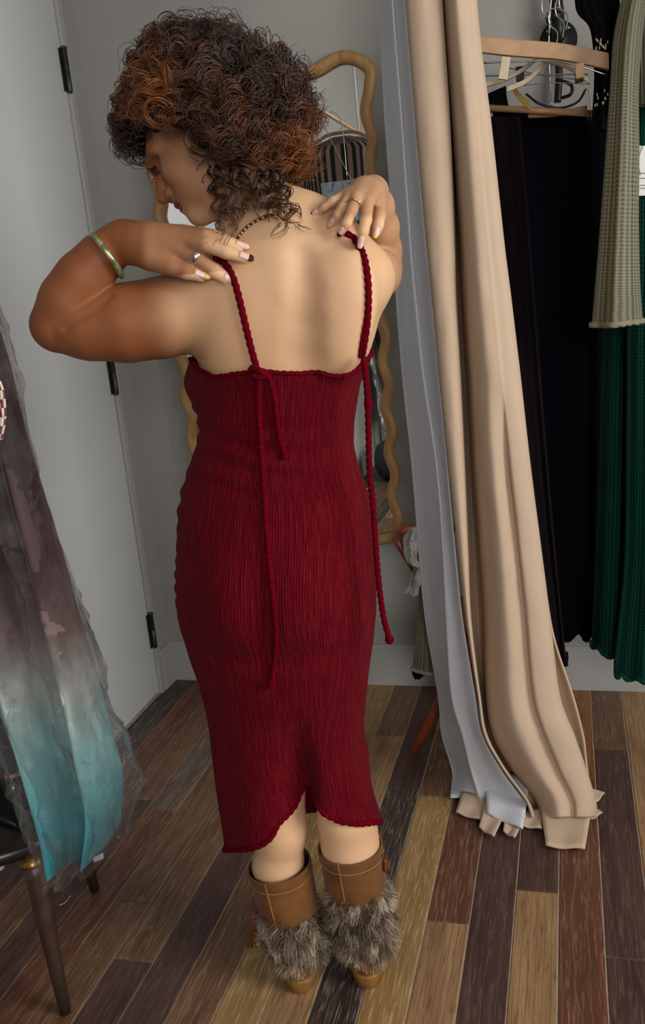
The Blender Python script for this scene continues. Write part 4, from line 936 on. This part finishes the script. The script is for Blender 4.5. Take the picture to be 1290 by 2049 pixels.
# nails
M_nail_pink = simple('pink_nail', srgb(232, 190, 178), .22, var=.05); M_nail_yellow = simple('yellow_nail', srgb(226, 194, 92), .25, var=.05); M_nail_dark = simple('dark_red_nail', srgb(58, 10, 18), .25, var=.1)
nail_tip = ['dark', 'dark', 'pink', 'pink', 'yellow', 'pink', 'dark', 'yellow', 'dark', 'yellow']
view = lambda p: (np.array([0, 0, CAMZ])-p)/np.linalg.norm(np.array([0, 0, CAMZ])-p)
for (a, b, r), tip in zip(NAILS, nail_tip):
    d = (b-a)/np.linalg.norm(b-a); n = view(b)+np.array([0, 0, .55]); n -= d*(n@d); n /= np.linalg.norm(n); sd_ = np.cross(d, n)
    def plate(name, t0, t1, mat, parent, off=0.0):
        V = []; nu, nv = 7, 7
        for i in range(nu):
            for j in range(nv):
                t = t0+(t1-t0)*i/(nu-1); s = (j/(nv-1)-.5)*2
                wd = r*.72*math.sqrt(max(.05, 1-max(0, (t-.55)/.75)**2)); ang = s*.95
                V.append(b+d*(t*r*1.25)+sd_*math.sin(ang)*wd*1.15+n*(r*(1.0-.10*t)*math.cos(ang)*1.0+off+.0004))
        o = mesh(name, V, grid_faces(nu, nv), mat, parent); so = o.modifiers.new('t', 'SOLIDIFY'); so.thickness = .0010; so.offset = 0; return o
    m_tip = {'dark': M_nail_dark, 'yellow': M_nail_yellow, 'pink': M_nail_pink}[tip]
    nl = plate('fingernail', -.85, .75, M_nail_pink, person)
    plate('nail_tip', .55, 1.25, m_tip, nl, .0002)

# ---------------------------------------------------------------- jewellery
M_silver = simple('brushed_silver', (.62, .60, .55, 1), .28, metal=1.0, var=.1)
M_gold = simple('gold', (.72, .52, .24, 1), .25, metal=1.0, var=.1)
M_bangle = NT('green_gold_enamel'); co = M_bangle.coord(); M_bangle.base(M_bangle.ramp(M_bangle.noise(co, 90, 4, .6, 1), [(.40, srgb(112, 128, 92)), (.52, srgb(158, 158, 118)), (.62, srgb(206, 190, 130))])); M_bangle.val(M_bangle.b, Roughness=.25, Metallic=.55); M_bangle = M_bangle.m
def ring_around(name, c, axis, r, tube_r, mat, flat=1.0, ex=1.0, n=40, tilt=None):
    ax = np.array(axis, float); ax /= np.linalg.norm(ax); e1 = np.cross(ax, (0, 0, 1.0)); e1 /= np.linalg.norm(e1); e2 = np.cross(ax, e1); V = []; S = 10
    for i in range(n):
        a = 2*math.pi*i/n; rd = e1*math.cos(a)*ex+e2*math.sin(a); rn = rd/np.linalg.norm(rd)
        for k in range(S):
            b = 2*math.pi*k/S; V.append(c+rd*r+rn*math.cos(b)*tube_r+ax*math.sin(b)*tube_r*flat)
    Fc = [(i*S+k, i*S+(k+1) % S, ((i+1) % n)*S+(k+1) % S, ((i+1) % n)*S+k) for i in range(n) for k in range(S)]
    return mesh(name, V, Fc, mat, person)
bc = P(213, 512, 1.345); o = ring_around('bangle', bc, P(248, 476, 1.35)-P(190, 530, 1.345)+np.array([0, .03, 0]), .0375, .0052, M_bangle, 1.0, 1.0); o['label'] = 'mottled green and gold bangle'
fd = P(430, 543, 1.352)-P(392, 515, 1.348); o = ring_around('finger_ring', P(393, 515, 1.348), fd, .0128, .0022, M_silver, 2.6); o['label'] = 'wide silver ring on the index finger'
fd = P(704, 420, 1.388)-P(712, 396, 1.418); o = ring_around('finger_ring', P(707, 411, 1.398), fd, .0108, .0012, M_gold, 1.3); o['label'] = 'thin gold ring'
# ---------------------------------------------------------------- dress
from mathutils.bvhtree import BVHTree
def pix(p):
    q = np.array(p)-np.array([0, 0, CAMZ]); d = q@CF; return 645+FPX*(q@CR)/d, 1024.5-FPX*(q@CU)/d
M_dress = knit('dark_red_knit', srgb(112, 2, 24), srgb(44, 0, 6), count=226, rows=230, glint=srgb(186, 66, 44), strength=.5)
M_cord = simple('dark_red_cord', srgb(96, 2, 20), .9, var=.25, vscale=180, bump=.3, bscale=500, spec=.05)
def dress_pt(th, z):
    f = lambda q: float(np.interp(z, ZR, q)); cs, sn = math.cos(th), math.sin(th)
    cx, cy, a, bb, bf = f(CX), f(CYr), f(AA), f(BB), f(BF)
    x = cx+a*cs; y = cy+(bf if sn > 0 else bb)*sn; back = max(0.0, -sn)
    off = .0
    if sn < 0:   # seat, waist wrinkles, hollow between the legs
        for s in (-1, 1): y -= .020*math.exp(-((x-cx-.022-s*.068)/.055)**2-((z-.79)/.075)**2)*back
        y += .006*math.exp(-((x-cx-.022)/.018)**2-((z-.76)/.09)**2)
        y += .007*math.exp(-((z-.692)/.022)**2)*back
        y += .0035*math.sin(z*150+3*math.sin(x*14+1))*math.exp(-((z-1.03)/.06)**2)*back
        g = min(1.0, max(0.0, (.62-z)/.24)); g = g*g*(3-2*g)
        y += .058*g*math.exp(-((x+.490-.05*(z-.40))/.030)**2)*back
        y += .010*g*math.sin((x+.55)*52)*back*.4
    # bust at the front, seen past the left flank
    for bx, by, ax, ay in ((-.122, .030, -.046, .012), (.02, .115, .0, .045)):
        e = math.exp(-((x-cx-bx)**2+(y-cy-by)**2)/.055**2-((z-1.155)/.040)**2); y += ay*e; x += ax*e
    # gathered seam along the left front
    d = (th-math.radians(194))
    x -= .0030*math.exp(-(d/.20)**2)*(math.sin(z*2*math.pi/.030+1.5*math.sin(z*23))+.3)*(.6+.4*math.sin(z*41))*(1 if .72 < z < 1.12 else 0)
    n = mnoise.noise(Vector((x*9, y*9, z*7)))*.0025
    return np.array([x+n*cs, y+n*sn, z])
hem_px = np.array([(430, 1697), (455, 1699), (500, 1697), (525, 1688), (545, 1672), (553, 1650), (572, 1632), (590, 1612), (597, 1590), (604, 1577), (613, 1573), (624, 1578), (632, 1598), (640, 1618), (652, 1630), (675, 1640), (710, 1645), (740, 1642), (758, 1644), (790, 1645)])
top_px = np.array([(340, 690), (372, 706), (382, 722), (398, 742), (430, 752), (470, 746), (515, 741), (560, 748), (600, 749), (650, 742), (700, 728), (722, 716), (732, 708), (760, 700)])
def cross(th, poly, z0, z1, below):
    zs = np.linspace(z0, z1, 90)
    for z in zs:
        u, v = pix(dress_pt(th, z)); vv = np.interp(u, poly[:, 0], poly[:, 1])
        if (v > vv) == below: return z
    return z1
def bvh(o):
    return BVHTree.FromPolygons([v.co for v in o.data.vertices], [p.vertices for p in o.data.polygons])
T_body = bvh(body)
def clear_of_body(V, gap=.0045):
    for i, v in enumerate(V):
        co, no, _, d = T_body.find_nearest(Vector(v))
        if co is None: continue
        s = (Vector(v)-co).dot(no)
        if s < gap: V[i] = np.array(Vector(v)+no*(gap-s))
    return V
NT_, NZ_ = 300, 230
def build_dress():
    TH = np.linspace(0, 2*math.pi, NT_, endpoint=False)
    zh = np.zeros(NT_); zt = np.zeros(NT_)
    for i, th in enumerate(TH):
        if math.sin(th) < .05: zh[i] = cross(th, hem_px, .55, .222, True); zt[i] = cross(th, top_px, 1.10, 1.26, False)
    zl, zr_ = zh[np.argmin(abs(TH-math.pi))], zh[0]; tl, tr = zt[np.argmin(abs(TH-math.pi))], zt[0]
    for i, th in enumerate(TH):
        if math.sin(th) >= .05:
            s = th/math.pi; zh[i] = zr_*(1-s)+zl*s; zt[i] = (tr*(1-s)+tl*s)+.03*math.sin(th)
    for _ in range(2): zh = (np.roll(zh, 1)+2*zh+np.roll(zh, -1))/4; zt = (np.roll(zt, 1)+2*zt+np.roll(zt, -1))/4
    V, UV = [], []
    for j in range(NZ_):
        t = j/(NZ_-1)
        for i, th in enumerate(TH):
            z = zt[i]+(zh[i]-zt[i])*t; V.append(dress_pt(th, z)); UV.append((i/NT_, z))
    V = clear_of_body(np.array(V))
    o = mesh('dress', V, grid_faces(NZ_, NT_, True, True), M_dress, person)
    # seam column needs its own u: write loops directly
    me = o.data; lay = me.uv_layers.new(name='UVMap'); uvs = np.zeros((len(me.loops), 2)); vi = np.zeros(len(me.loops), int); me.loops.foreach_get('vertex_index', vi)
    U = np.array(UV); uvs = U[vi]; fi = np.repeat(np.arange(len(me.polygons)), 4)
    col = fi % NT_; m = (col == NT_-1) & (uvs[:, 0] < .5); uvs[m, 0] += 1.0
    lay.data.foreach_set('uv', uvs.ravel())
    s = o.modifiers.new('thickness', 'SOLIDIFY'); s.thickness = .0035; s.offset = -.2
    V = np.array(V); top, hem = V[:NT_], V[-NT_:]
    rope('neckline_edge', np.vstack([top, top[:1]]), .0038, M_cord, o, .011)
    rope('rolled_hem', np.vstack([hem, hem[:1]]), .0052, M_cord, o, .013)
    return o, V
dress, DV = build_dress(); dress['label'] = 'dark red ribbed knit midi dress with a raised back slit'
T_dress = bvh(dress)
def lay(u, v, off, tree, fall=1.38):
    d = Vector(ray(u, v)).normalized(); h = tree.ray_cast(Vector((0, 0, CAMZ)), d)
    if h[0] is None: return P(u, v, fall)
    return np.array(h[0]-d*off)
def cord_path(pts, off, tree, fall=1.38, n=60, smooth=3):
    q = cr(np.array(pts, float), n); p = np.array([lay(u, v, off, tree, fall) for u, v in q])
    for _ in range(smooth): p[1:-1] = (p[:-2]+2*p[1:-1]+p[2:])/4
    return p
def end_knot(p, r, parent):
    V, Fc = [], []; o = lathe('end_knot', [(0, -r*1.25), (r*.75, -r*.8), (r*1.05, -r*.2), (r*.8, 0), (r*1.05, r*.25), (r*.7, r*.9), (0, r*1.2)], M_cord, parent, 12, p, (.2, -.1, 1)); return o
# necklace: links around the neck
npts = cord_path([(474, 478), (486, 462), (505, 446), (530, 434), (560, 426), (588, 420), (598, 421)], .0025, T_body, 1.44, 60)
nk = tube('necklace', npts, .0016, M_gold, person, 6); nk['label'] = 'dark and gold chain necklace'
M_bead = simple('dark_bead', srgb(46, 34, 22), .3)
for i in range(2, 58, 2):
    lathe('chain_link', [(0, -.0024), (.0026, -.0016), (.0026, .0016), (0, .0024)], M_bead if i % 4 else M_gold, nk, 6, npts[i], npts[i+1]-npts[i-1])
rs = .0052
sl_ = rope('strap', cord_path([(430, 517), (444, 522), (458, 538), (470, 566), (481, 608), (492, 655), (503, 700), (514, 738)], .003, T_body), rs, M_cord, dress)
sr_ = rope('strap', cord_path([(690, 468), (702, 472), (716, 486), (728, 514), (735, 552), (737, 600), (734, 650), (728, 690), (724, 712)], .003, T_body, 1.40), rs, M_cord, dress)
rope('strap', cord_path([(737, 600), (731, 640), (724, 680), (719, 714)], .002, T_body, 1.40), .0028, M_cord, dress)
for c, k in (((517, 743), 1), ((725, 713), 1)):
    p = lay(c[0], c[1], .008, T_dress, 1.385); kn = rope('bow_knot', [p+np.array([-.012, 0, .004]), p+np.array([-.004, -.006, .007]), p+np.array([.006, -.007, .001]), p+np.array([.010, 0, -.008]), p+np.array([0, -.004, -.008]), p+np.array([-.008, -.005, -.004])], .0055, M_cord, dress)
def tie(pts, fall=1.385, off=.006, fixed=None):
    p = cord_path(pts, off, T_dress, fall, 90, 6) if fixed is None else np.array([P(u, v, fixed) for u, v in cr(np.array(pts, float), 90)])
    t = rope('tie_cord', p, .0048, M_cord, dress); end_knot(p[-1], .0075, dress)
tie([(519, 745), (517, 800), (521, 880), (527, 960), (532, 1040), (538, 1120), (547, 1200), (552, 1270), (549, 1330), (543, 1368)])
tie([(524, 742), (538, 756), (548, 790), (553, 830), (559, 872), (569, 910)])
tie([(727, 714), (734, 780), (737, 860), (739, 940), (747, 1020), (752, 1100), (758, 1170), (767, 1235), (779, 1280)], fixed=1.37)
tie([(727, 714), (731, 750), (735, 785), (737, 808)], fixed=1.37)

# ---------------------------------------------------------------- boots
M_suede = NT('brown_suede'); co = M_suede.coord(); M_suede.base(M_suede.ramp(M_suede.noise(co, 22, 5, .6), [(.3, srgb(92, 54, 16)), (.7, srgb(128, 80, 28))])); M_suede.val(M_suede.b, Roughness=.85); M_suede.b.inputs['Sheen Weight'].default_value = .06; M_suede.bump(M_suede.noise(co, 900, 2), .12, .001); M_suede = M_suede.m
M_crepe = simple('amber_crepe_sole', srgb(132, 92, 38), .45, var=.15, vscale=60)
M_lining_d = simple('dark_boot_lining', srgb(52, 34, 20), .9, var=.2)
M_stitch = simple('stitching', srgb(168, 120, 66), .7)
def fur_mat():
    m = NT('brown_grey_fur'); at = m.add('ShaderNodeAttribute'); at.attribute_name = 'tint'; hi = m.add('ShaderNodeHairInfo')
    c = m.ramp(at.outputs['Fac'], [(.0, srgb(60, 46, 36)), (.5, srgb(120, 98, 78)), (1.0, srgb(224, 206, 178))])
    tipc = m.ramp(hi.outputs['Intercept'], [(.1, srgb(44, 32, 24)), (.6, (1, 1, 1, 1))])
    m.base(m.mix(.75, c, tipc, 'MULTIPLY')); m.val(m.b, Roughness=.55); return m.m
M_fur = fur_mat()
M_fur_base = simple('fur_backing', srgb(70, 55, 42), .9, var=.3)
def hair_obj(name, strands, radii, tint, mat, parent):
    """strands: (n, m, 3) points"""
    n, m, _ = strands.shape; h = bpy.data.hair_curves.new(name); h.add_curves([m]*n)
    h.attributes['position'].data.foreach_set('vector', strands.astype(np.float32).ravel())
    r = h.attributes.new('radius', 'FLOAT', 'POINT'); r.data.foreach_set('value', np.broadcast_to(radii, (n, m)).astype(np.float32).ravel())
    t = h.attributes.new('tint', 'FLOAT', 'CURVE'); t.data.foreach_set('value', np.asarray(tint, np.float32))
    h.materials.append(mat); o = bpy.data.objects.new(name, h); COL.objects.link(o); o.parent = parent
    o.matrix_parent_inverse = Matrix.Translation(-Vector(world_loc(parent))); o['kind'] = 'stuff'
    return o
def boot(side_, heel, top, toe_dir, rt, label):
    """heel: back of the heel on the floor; top: centre of the cuff rim"""
    hd = np.array([heel[0], heel[1], 0.0]); td = np.array([math.sin(toe_dir), math.cos(toe_dir), 0]); sd_ = np.array([td[1], -td[0], 0])
    bt = empty_child('boot', person); bt['label'] = label
    # sole and shoe: rings of a foot outline
    def outline(sc_w, grow, n=40):
        pts = []
        for k in range(n):
            a = 2*math.pi*k/n; t = .5-.5*math.cos(a)        # 0 heel .. 1 toe
            wd = np.interp(t, [0, .12, .35, .62, .80, 1.0], [.036, .039, .036, .043, .042, .030])*sc_w+grow
            s = math.sin(a); s = np.sign(s)*abs(s)**.62
            pts.append((t*(.255+2*grow)-grow, wd*s))
        return pts
    def ring_stack(name, rows, mat, parent, n=40):
        V = []
        for z, sw, g, lift in rows:
            for (l, wv) in outline(sw, g, n): V.append(hd+td*l+sd_*wv+np.array([0, 0, z+lift*(l/.255)**2]))
        Fc = grid_faces(len(rows), n, True)+[tuple(range(n))[::-1], tuple((len(rows)-1)*n+k for k in range(n))]
        return mesh(name, V, Fc, mat, parent)
    ring_stack('sole', [(0.001, .92, -.003, .004), (.004, .97, -.001, .004), (.028, 1.04, .002, .003), (.031, 1.02, .0, .003)], M_crepe, bt)
    ring_stack('shoe', [(.031, .99, -.002, .003), (.044, .97, -.003, .0), (.060, .90, -.010, -.004), (.074, .74, -.022, -.008)], M_suede, bt)
    zt = top[2]; base = hd+td*.062
    def leg(z): f = np.clip((z-.05)/(zt-.05), 0, 1); return np.array([base[0]+(top[0]-base[0])*f, base[1]+(top[1]-base[1])*f, z])
    dx = (np.array([top[0], top[1], zt])-np.array([base[0], base[1], .05])); dx /= np.linalg.norm(dx)
    def shaft(name, rows, mat, parent, n=48, tilt=0.0):
        V = []
        for z, r in rows:
            c = leg(z)
            for k in range(n):
                a = 2*math.pi*k/n; V.append(c+np.array([math.cos(a)*r, math.sin(a)*r, 0])+np.array([0, 0, tilt*math.cos(a)*r]))
        Fc = grid_faces(len(rows), n, True); return mesh(name, V, Fc, mat, parent)
    zc = zt-.098
    fb = shaft('fur_band', [(.046, .030), (.050, .046), (.075, .053), (.11, .055), (zc, .054), (zc+.022, .050), (zc+.024, .04)], M_fur_base, bt)
    cf = shaft('cuff', [(zc, rt*.90), (zc+.002, rt*.95), (zc+.03, rt*.97), (zt-.022, rt*1.0), (zt-.021, rt*1.008), (zt-.003, rt*1.02), (zt, rt*1.01), (zt-.001, rt*.96)], M_suede, bt, tilt=.10*side_)
    shaft('cuff_lining', [(zt-.001, rt*.965), (zt-.06, rt*.93), (zt-.061, .01)], M_lining_d, bt, tilt=.10*side_)
    # seams
    c = leg(zt-.022); n = 60
    tube('seam', [c+np.array([math.cos(a)*rt*1.006, math.sin(a)*rt*1.006, .10*side_*math.cos(a)*rt]) for a in np.linspace(0, 2*math.pi, n)], .0009, M_stitch, bt, 5)
    ab = math.radians(-98)
    tube('seam', [leg(z)+np.array([math.cos(ab)*rt*s, math.sin(ab)*rt*s, .10*side_*math.cos(ab)*rt]) for z, s in ((zc, .955), (zc+.03, .976), (zt-.022, 1.004), (zt, 1.018))], .0011, M_stitch, bt, 5)
    # fur strands on the band
    n = 8500; z = rng.uniform(.050, zc+.014, n); a = rng.uniform(0, 2*math.pi, n); m = 7
    r = np.interp(z, [.046, .050, .075, .11, zc+.02], [.030, .046, .053, .055, .050])
    C = np.stack([leg(q) for q in z]); rad = np.stack([np.cos(a), np.sin(a), np.zeros(n)], 1); root = C+rad*r[:, None]
    # tufts: nearby strands share a lean
    cell = np.floor(a/.32)*31+np.floor(z/.021); rs_ = np.random.default_rng(int(5+side_*100)); keys, inv = np.unique(cell, return_inverse=True)
    lean = rs_.normal(0, .55, (len(keys), 2))[inv]; lean += rs_.normal(0, .22, (n, 2))
    tang = np.stack([-np.sin(a), np.cos(a), np.zeros(n)], 1)
    dirv = rad*.75+tang*lean[:, :1]+np.array([0, 0, 1.0])*(lean[:, 1:]-.45); dirv /= np.linalg.norm(dirv, axis=1)[:, None]
    L = rs_.uniform(.014, .026, n); t = np.linspace(0, 1, m)
    S = root[:, None, :]+dirv[:, None, :]*(L[:, None]*t[None, :])[:, :, None]; S[:, :, 2] -= .006*t[None, :]**2
    tint = np.clip(rs_.normal(.5, .25, len(keys))[inv]+rs_.normal(0, .2, n), 0, 1)
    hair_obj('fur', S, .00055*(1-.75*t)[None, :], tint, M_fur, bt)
    return bt, leg, bt, zc
def empty_child(name, parent):
    o = bpy.data.objects.new(name, None); COL.objects.link(o); o.parent = parent; o.empty_display_size = .03
    o.matrix_parent_inverse = Matrix.Translation(-Vector(world_loc(parent))); return o
hl, hr = PZ(602, 1992, 0), PZ(737, 1982, 0)
b1, leg1, cf1, zc1 = boot(1, hl, P(558, 1728, 1.395), math.radians(-16), .0605, 'brown suede boot with fur band and a hanging tassel')
b2, leg2, cf2, zc2 = boot(.35, hr, P(700, 1690, 1.415), math.radians(-13), .0605, 'brown suede boot with fur band, without a visible tassel')
M_tassel = simple('tassel_suede', srgb(112, 62, 26), .8, var=.2)
def tassel(pts, cf):
    a, b, c = pts
    t = tube('tassel_cord', cr([a, a*.5+b*.5+np.array([-.003, -.003, 0]), b], 12), .0013, M_tassel, cf, 6); tube('tassel_cord', cr([a+np.array([.006, 0, 0]), a*.5+b*.5+np.array([.005, -.003, 0]), b], 12), .0013, M_tassel, cf, 6)
    lathe('tassel_knot', [(0, -.006), (.005, -.005), (.006, 0), (.004, .006), (0, .007)], M_tassel, cf, 10, b)
    for k in range(12):
        q = rng.uniform(-1, 1, 2); tube('tassel_strand', [b, b*.5+c*.5+np.array([q[0]*.007, q[1]*.007, 0]), c+np.array([q[0]*.012, q[1]*.008, q[0]*.004])], .0016, M_tassel, cf, 4)
tassel((P(503, 1772, 1.37), P(508, 1828, 1.365), P(506, 1893, 1.365)), cf1)
tassel((P(767, 1708, 1.41), P(770, 1722, 1.41), P(773, 1740, 1.41)), cf2)

# ---------------------------------------------------------------- hair
def hair():
    M_hair = NT('curly_hair'); at = M_hair.add('ShaderNodeAttribute'); at.attribute_name = 'tint'; hi = M_hair.add('ShaderNodeHairInfo')
    dark = M_hair.ramp(at.outputs['Fac'], [(0.0, srgb(30, 17, 12)), (.35, srgb(58, 32, 20)), (.7, srgb(116, 64, 30)), (1.0, srgb(178, 112, 52))])
    rootc = M_hair.ramp(hi.outputs['Intercept'], [(.15, srgb(120, 110, 105)), (.7, (1, 1, 1, 1))])
    M_hair.base(M_hair.mix(1.0, dark, rootc, 'MULTIPLY')); M_hair.val(M_hair.b, Roughness=.36); M_hair.b.inputs['Specular IOR Level'].default_value = .55; mat = M_hair.m
    R3, U3, F3 = CR, CU, CF                                    # directions used only to lay out the cloud of curls around the head
    C0 = P(447, 232, 1.49); k = ppm(C0)
    # outline of the hair as seen from behind: angle (deg, 0 = right, 90 = up) -> radius (px)
    ang = np.array([-180, -165, -150, -135, -120, -105, -90, -70, -55, -40, -25, -10, 5, 20, 40, 60, 80, 95, 110, 125, 138, 150, 160, 170, 180])
    rad = np.array([195, 215, 200, 165, 160, 185, 195, 205, 195, 195, 220, 208, 200, 195, 182, 172, 170, 172, 182, 205, 218, 210, 190, 180, 195])
    rr = np.random.default_rng(11)
    inner = lambda d: HC+HU*.022-HF*.008+HA.T@((HA@d)*np.array([.097, .076, .099]))
    strands, tint = [], []
    m = 64; t = np.linspace(0, 1, m)
    def shell(p):
        """1 on the outline of the hair cloud"""
        q = p-C0; a = math.degrees(math.atan2(q@U3, q@R3)); r2 = math.hypot(q@U3, q@R3)
        return math.sqrt((r2/(np.interp(a, ang, rad)/k))**2+((q@F3)/.165)**2)
    def curl(root, mid, end, amp, turns, nst, base_tint, w0=0.0, spread=.0045):
        c = ((1-t)**2)[:, None]*root+(2*t*(1-t))[:, None]*mid+(t**2)[:, None]*end
        T = np.gradient(c, axis=0); T /= np.linalg.norm(T, axis=1)[:, None]
        e1 = np.cross(T, np.array([.3, .2, .93])); e1 /= np.linalg.norm(e1, axis=1)[:, None]+1e-9; e2 = np.cross(T, e1)
        ph0 = rr.uniform(0, 6.28); hand_ = rr.choice([-1, 1]); grow = np.clip((t-w0)/.3, 0, 1)**.8
        for q in range(nst):
            o = rr.normal(0, spread, 2); ph = ph0+rr.normal(0, .22); A = amp*(1+rr.normal(0, .12)); tw = turns*(1+rr.normal(0, .03))
            a = ph+hand_*tw*2*math.pi*t
            p = c+e1*((A*grow*np.cos(a))+o[0]*(.35+t))[:, None]+e2*((A*grow*np.sin(a))+o[1]*(.35+t))[:, None]
            strands.append(p); tint.append(np.clip(base_tint+rr.normal(0, .10), 0, 1))
    made = 0
    while made < 1150:
        dn = rr.normal(0, 1, 3); dn /= np.linalg.norm(dn); loc = HA@dn
        if loc[2] < (-.42 if loc[0] > -.05 else -.80) or (loc[0] > .40 and loc[2] < .42) or (loc[0] > .12 and loc[2] < .02): continue
        if loc[2] < 0 and loc[0] > -.1 and rr.random() < .5: continue
        root = inner(dn); c_ = root-C0; fwd = dn*.85+c_/np.linalg.norm(c_)*.35+np.array([0, 0, -.22 if loc[2] > .2 else -.45])+rr.normal(0, .22, 3); fwd /= np.linalg.norm(fwd)
        f = rr.uniform(.80, .97) if rr.random() < .62 else rr.uniform(.5, .82)
        L = .035
        while shell(root+fwd*L) < f and L < .24: L += .006
        end = root+fwd*L; fe = HA@(end-HC)
        if fe[0] > .055 and fe[2] < .03: end = end+HU*(.045-fe[2])
        if fe[0] > -.02 and fe[2] < -.075: continue
        end = end+np.array([0, 0, -.012]); mid = (root+end)/2+dn*.022+np.array([0, 0, .018]); L = np.linalg.norm(end-root)+.025
        u, v = pix(end); tn = .10+.18*rr.random()
        tn += .62*math.exp(-((u-305)/80)**2-((v-190)/100)**2)                                   # light front curls
        tn += .50*math.exp(-((u-570)/80)**2-((v-360)/70)**2)+.34*math.exp(-((u-630)/70)**2-((v-290)/100)**2)
        tn += .26*math.exp(-((u-470)/70)**2-((v-240)/80)**2)
        big = u < 420
        curl(root, mid, end, rr.uniform(.010, .020) if big else rr.uniform(.008, .015), max(1.0, L/(rr.uniform(.036, .055) if big else rr.uniform(.032, .052))), 10, tn, 0, .0030 if big else .0048); made += 1
    # loose single hairs and face-framing wisps
    for i in range(420):
        th = rr.uniform(-180, 180); s = rr.uniform(-.9, .9); w = math.sqrt(1-s*s); r = np.interp(th, ang, rad)/k
        d = R3*math.cos(math.radians(th))*w+U3*math.sin(math.radians(th))*w+F3*s
        end = C0+(R3*math.cos(math.radians(th))*w*r+U3*math.sin(math.radians(th))*w*r+F3*s*.16)*rr.uniform(.88, 1.04)
        fe = HA@(end-HC)
        if fe[0] > .02 and fe[2] < .0: continue
        dr = d+np.array([0, 0, .5]); dr /= np.linalg.norm(dr); curl(inner(dr), (inner(dr)+end)/2+d*.02+np.array([0, 0, .01]), end, rr.uniform(.006, .02), rr.uniform(2, 5), 1, .2, 0, .001)
    for (u0, v0, u1, v1, y0, y1, n_) in [(420, 330, 440, 450, 1.385, 1.37, 3), (430, 330, 470, 440, 1.385, 1.37, 4), (460, 330, 445, 470, 1.385, 1.36, 3), (480, 330, 500, 420, 1.385, 1.375, 5), 
                                         (540, 340, 560, 440, 1.39, 1.375, 6), (560, 350, 580, 455, 1.385, 1.37, 4), (520, 340, 528, 430, 1.385, 1.37, 6), (440, 440, 437, 525, 1.345, 1.325, 1)]:
        a, b = lay(u0, v0, .022, T_body, y0), lay(u1, v1, .022, T_body, y1)
        for q in range(n_): curl(a, (a+b)/2+rr.normal(0, .01, 3), b+rr.normal(0, .012, 3), rr.uniform(.005, .011), rr.uniform(2, 3.5), 4, .45, 0, .002)
    S = np.array(strands); rads = .00058*np.concatenate([np.full(m-14, 1.0), np.linspace(1, .35, 14)])[None, :]
    o = hair_obj('hair', S, rads, tint, mat, person); o['label'] = 'dark brown curly hair with golden and auburn ends'
    # dense inner mass of hair under the curls
    M_in = simple('inner_hair', srgb(28, 16, 11), .7, var=.4, vscale=60, bump=.6, bscale=90)
    V = []; nu, nv = 40, 64
    for i in range(nu):
        ph = math.pi*(i+.5)/nu
        for j in range(nv):
            a = 2*math.pi*j/nv; d = HF*math.sin(ph)*math.cos(a)+HS*math.sin(ph)*math.sin(a)+HU*math.cos(ph)
            ff = HA@d; r = np.array([.100, .084, .105])*(1+.06*max(0, ff[2]+.15)+.10*max(0, -ff[0]))
            g = 1.0-(.16 if ff[2] < .02 and ff[0] > -.15 else 0)-(.25 if ff[2] < -.35 else 0)-(.25*max(0, ff[0]-.55) if ff[2] < .45 else 0)
            p = HC+HU*.024-HF*.010+HA.T@(ff*r*g); V.append(p+d*.014*mnoise.noise(Vector(p*30)))
    Fc = grid_faces(nu, nv, True)+[tuple(range(nv))[::-1], tuple((nu-1)*nv+q for q in range(nv))]
    mesh('hair_mass', V, Fc, M_in, person)
    return len(S)
hair()
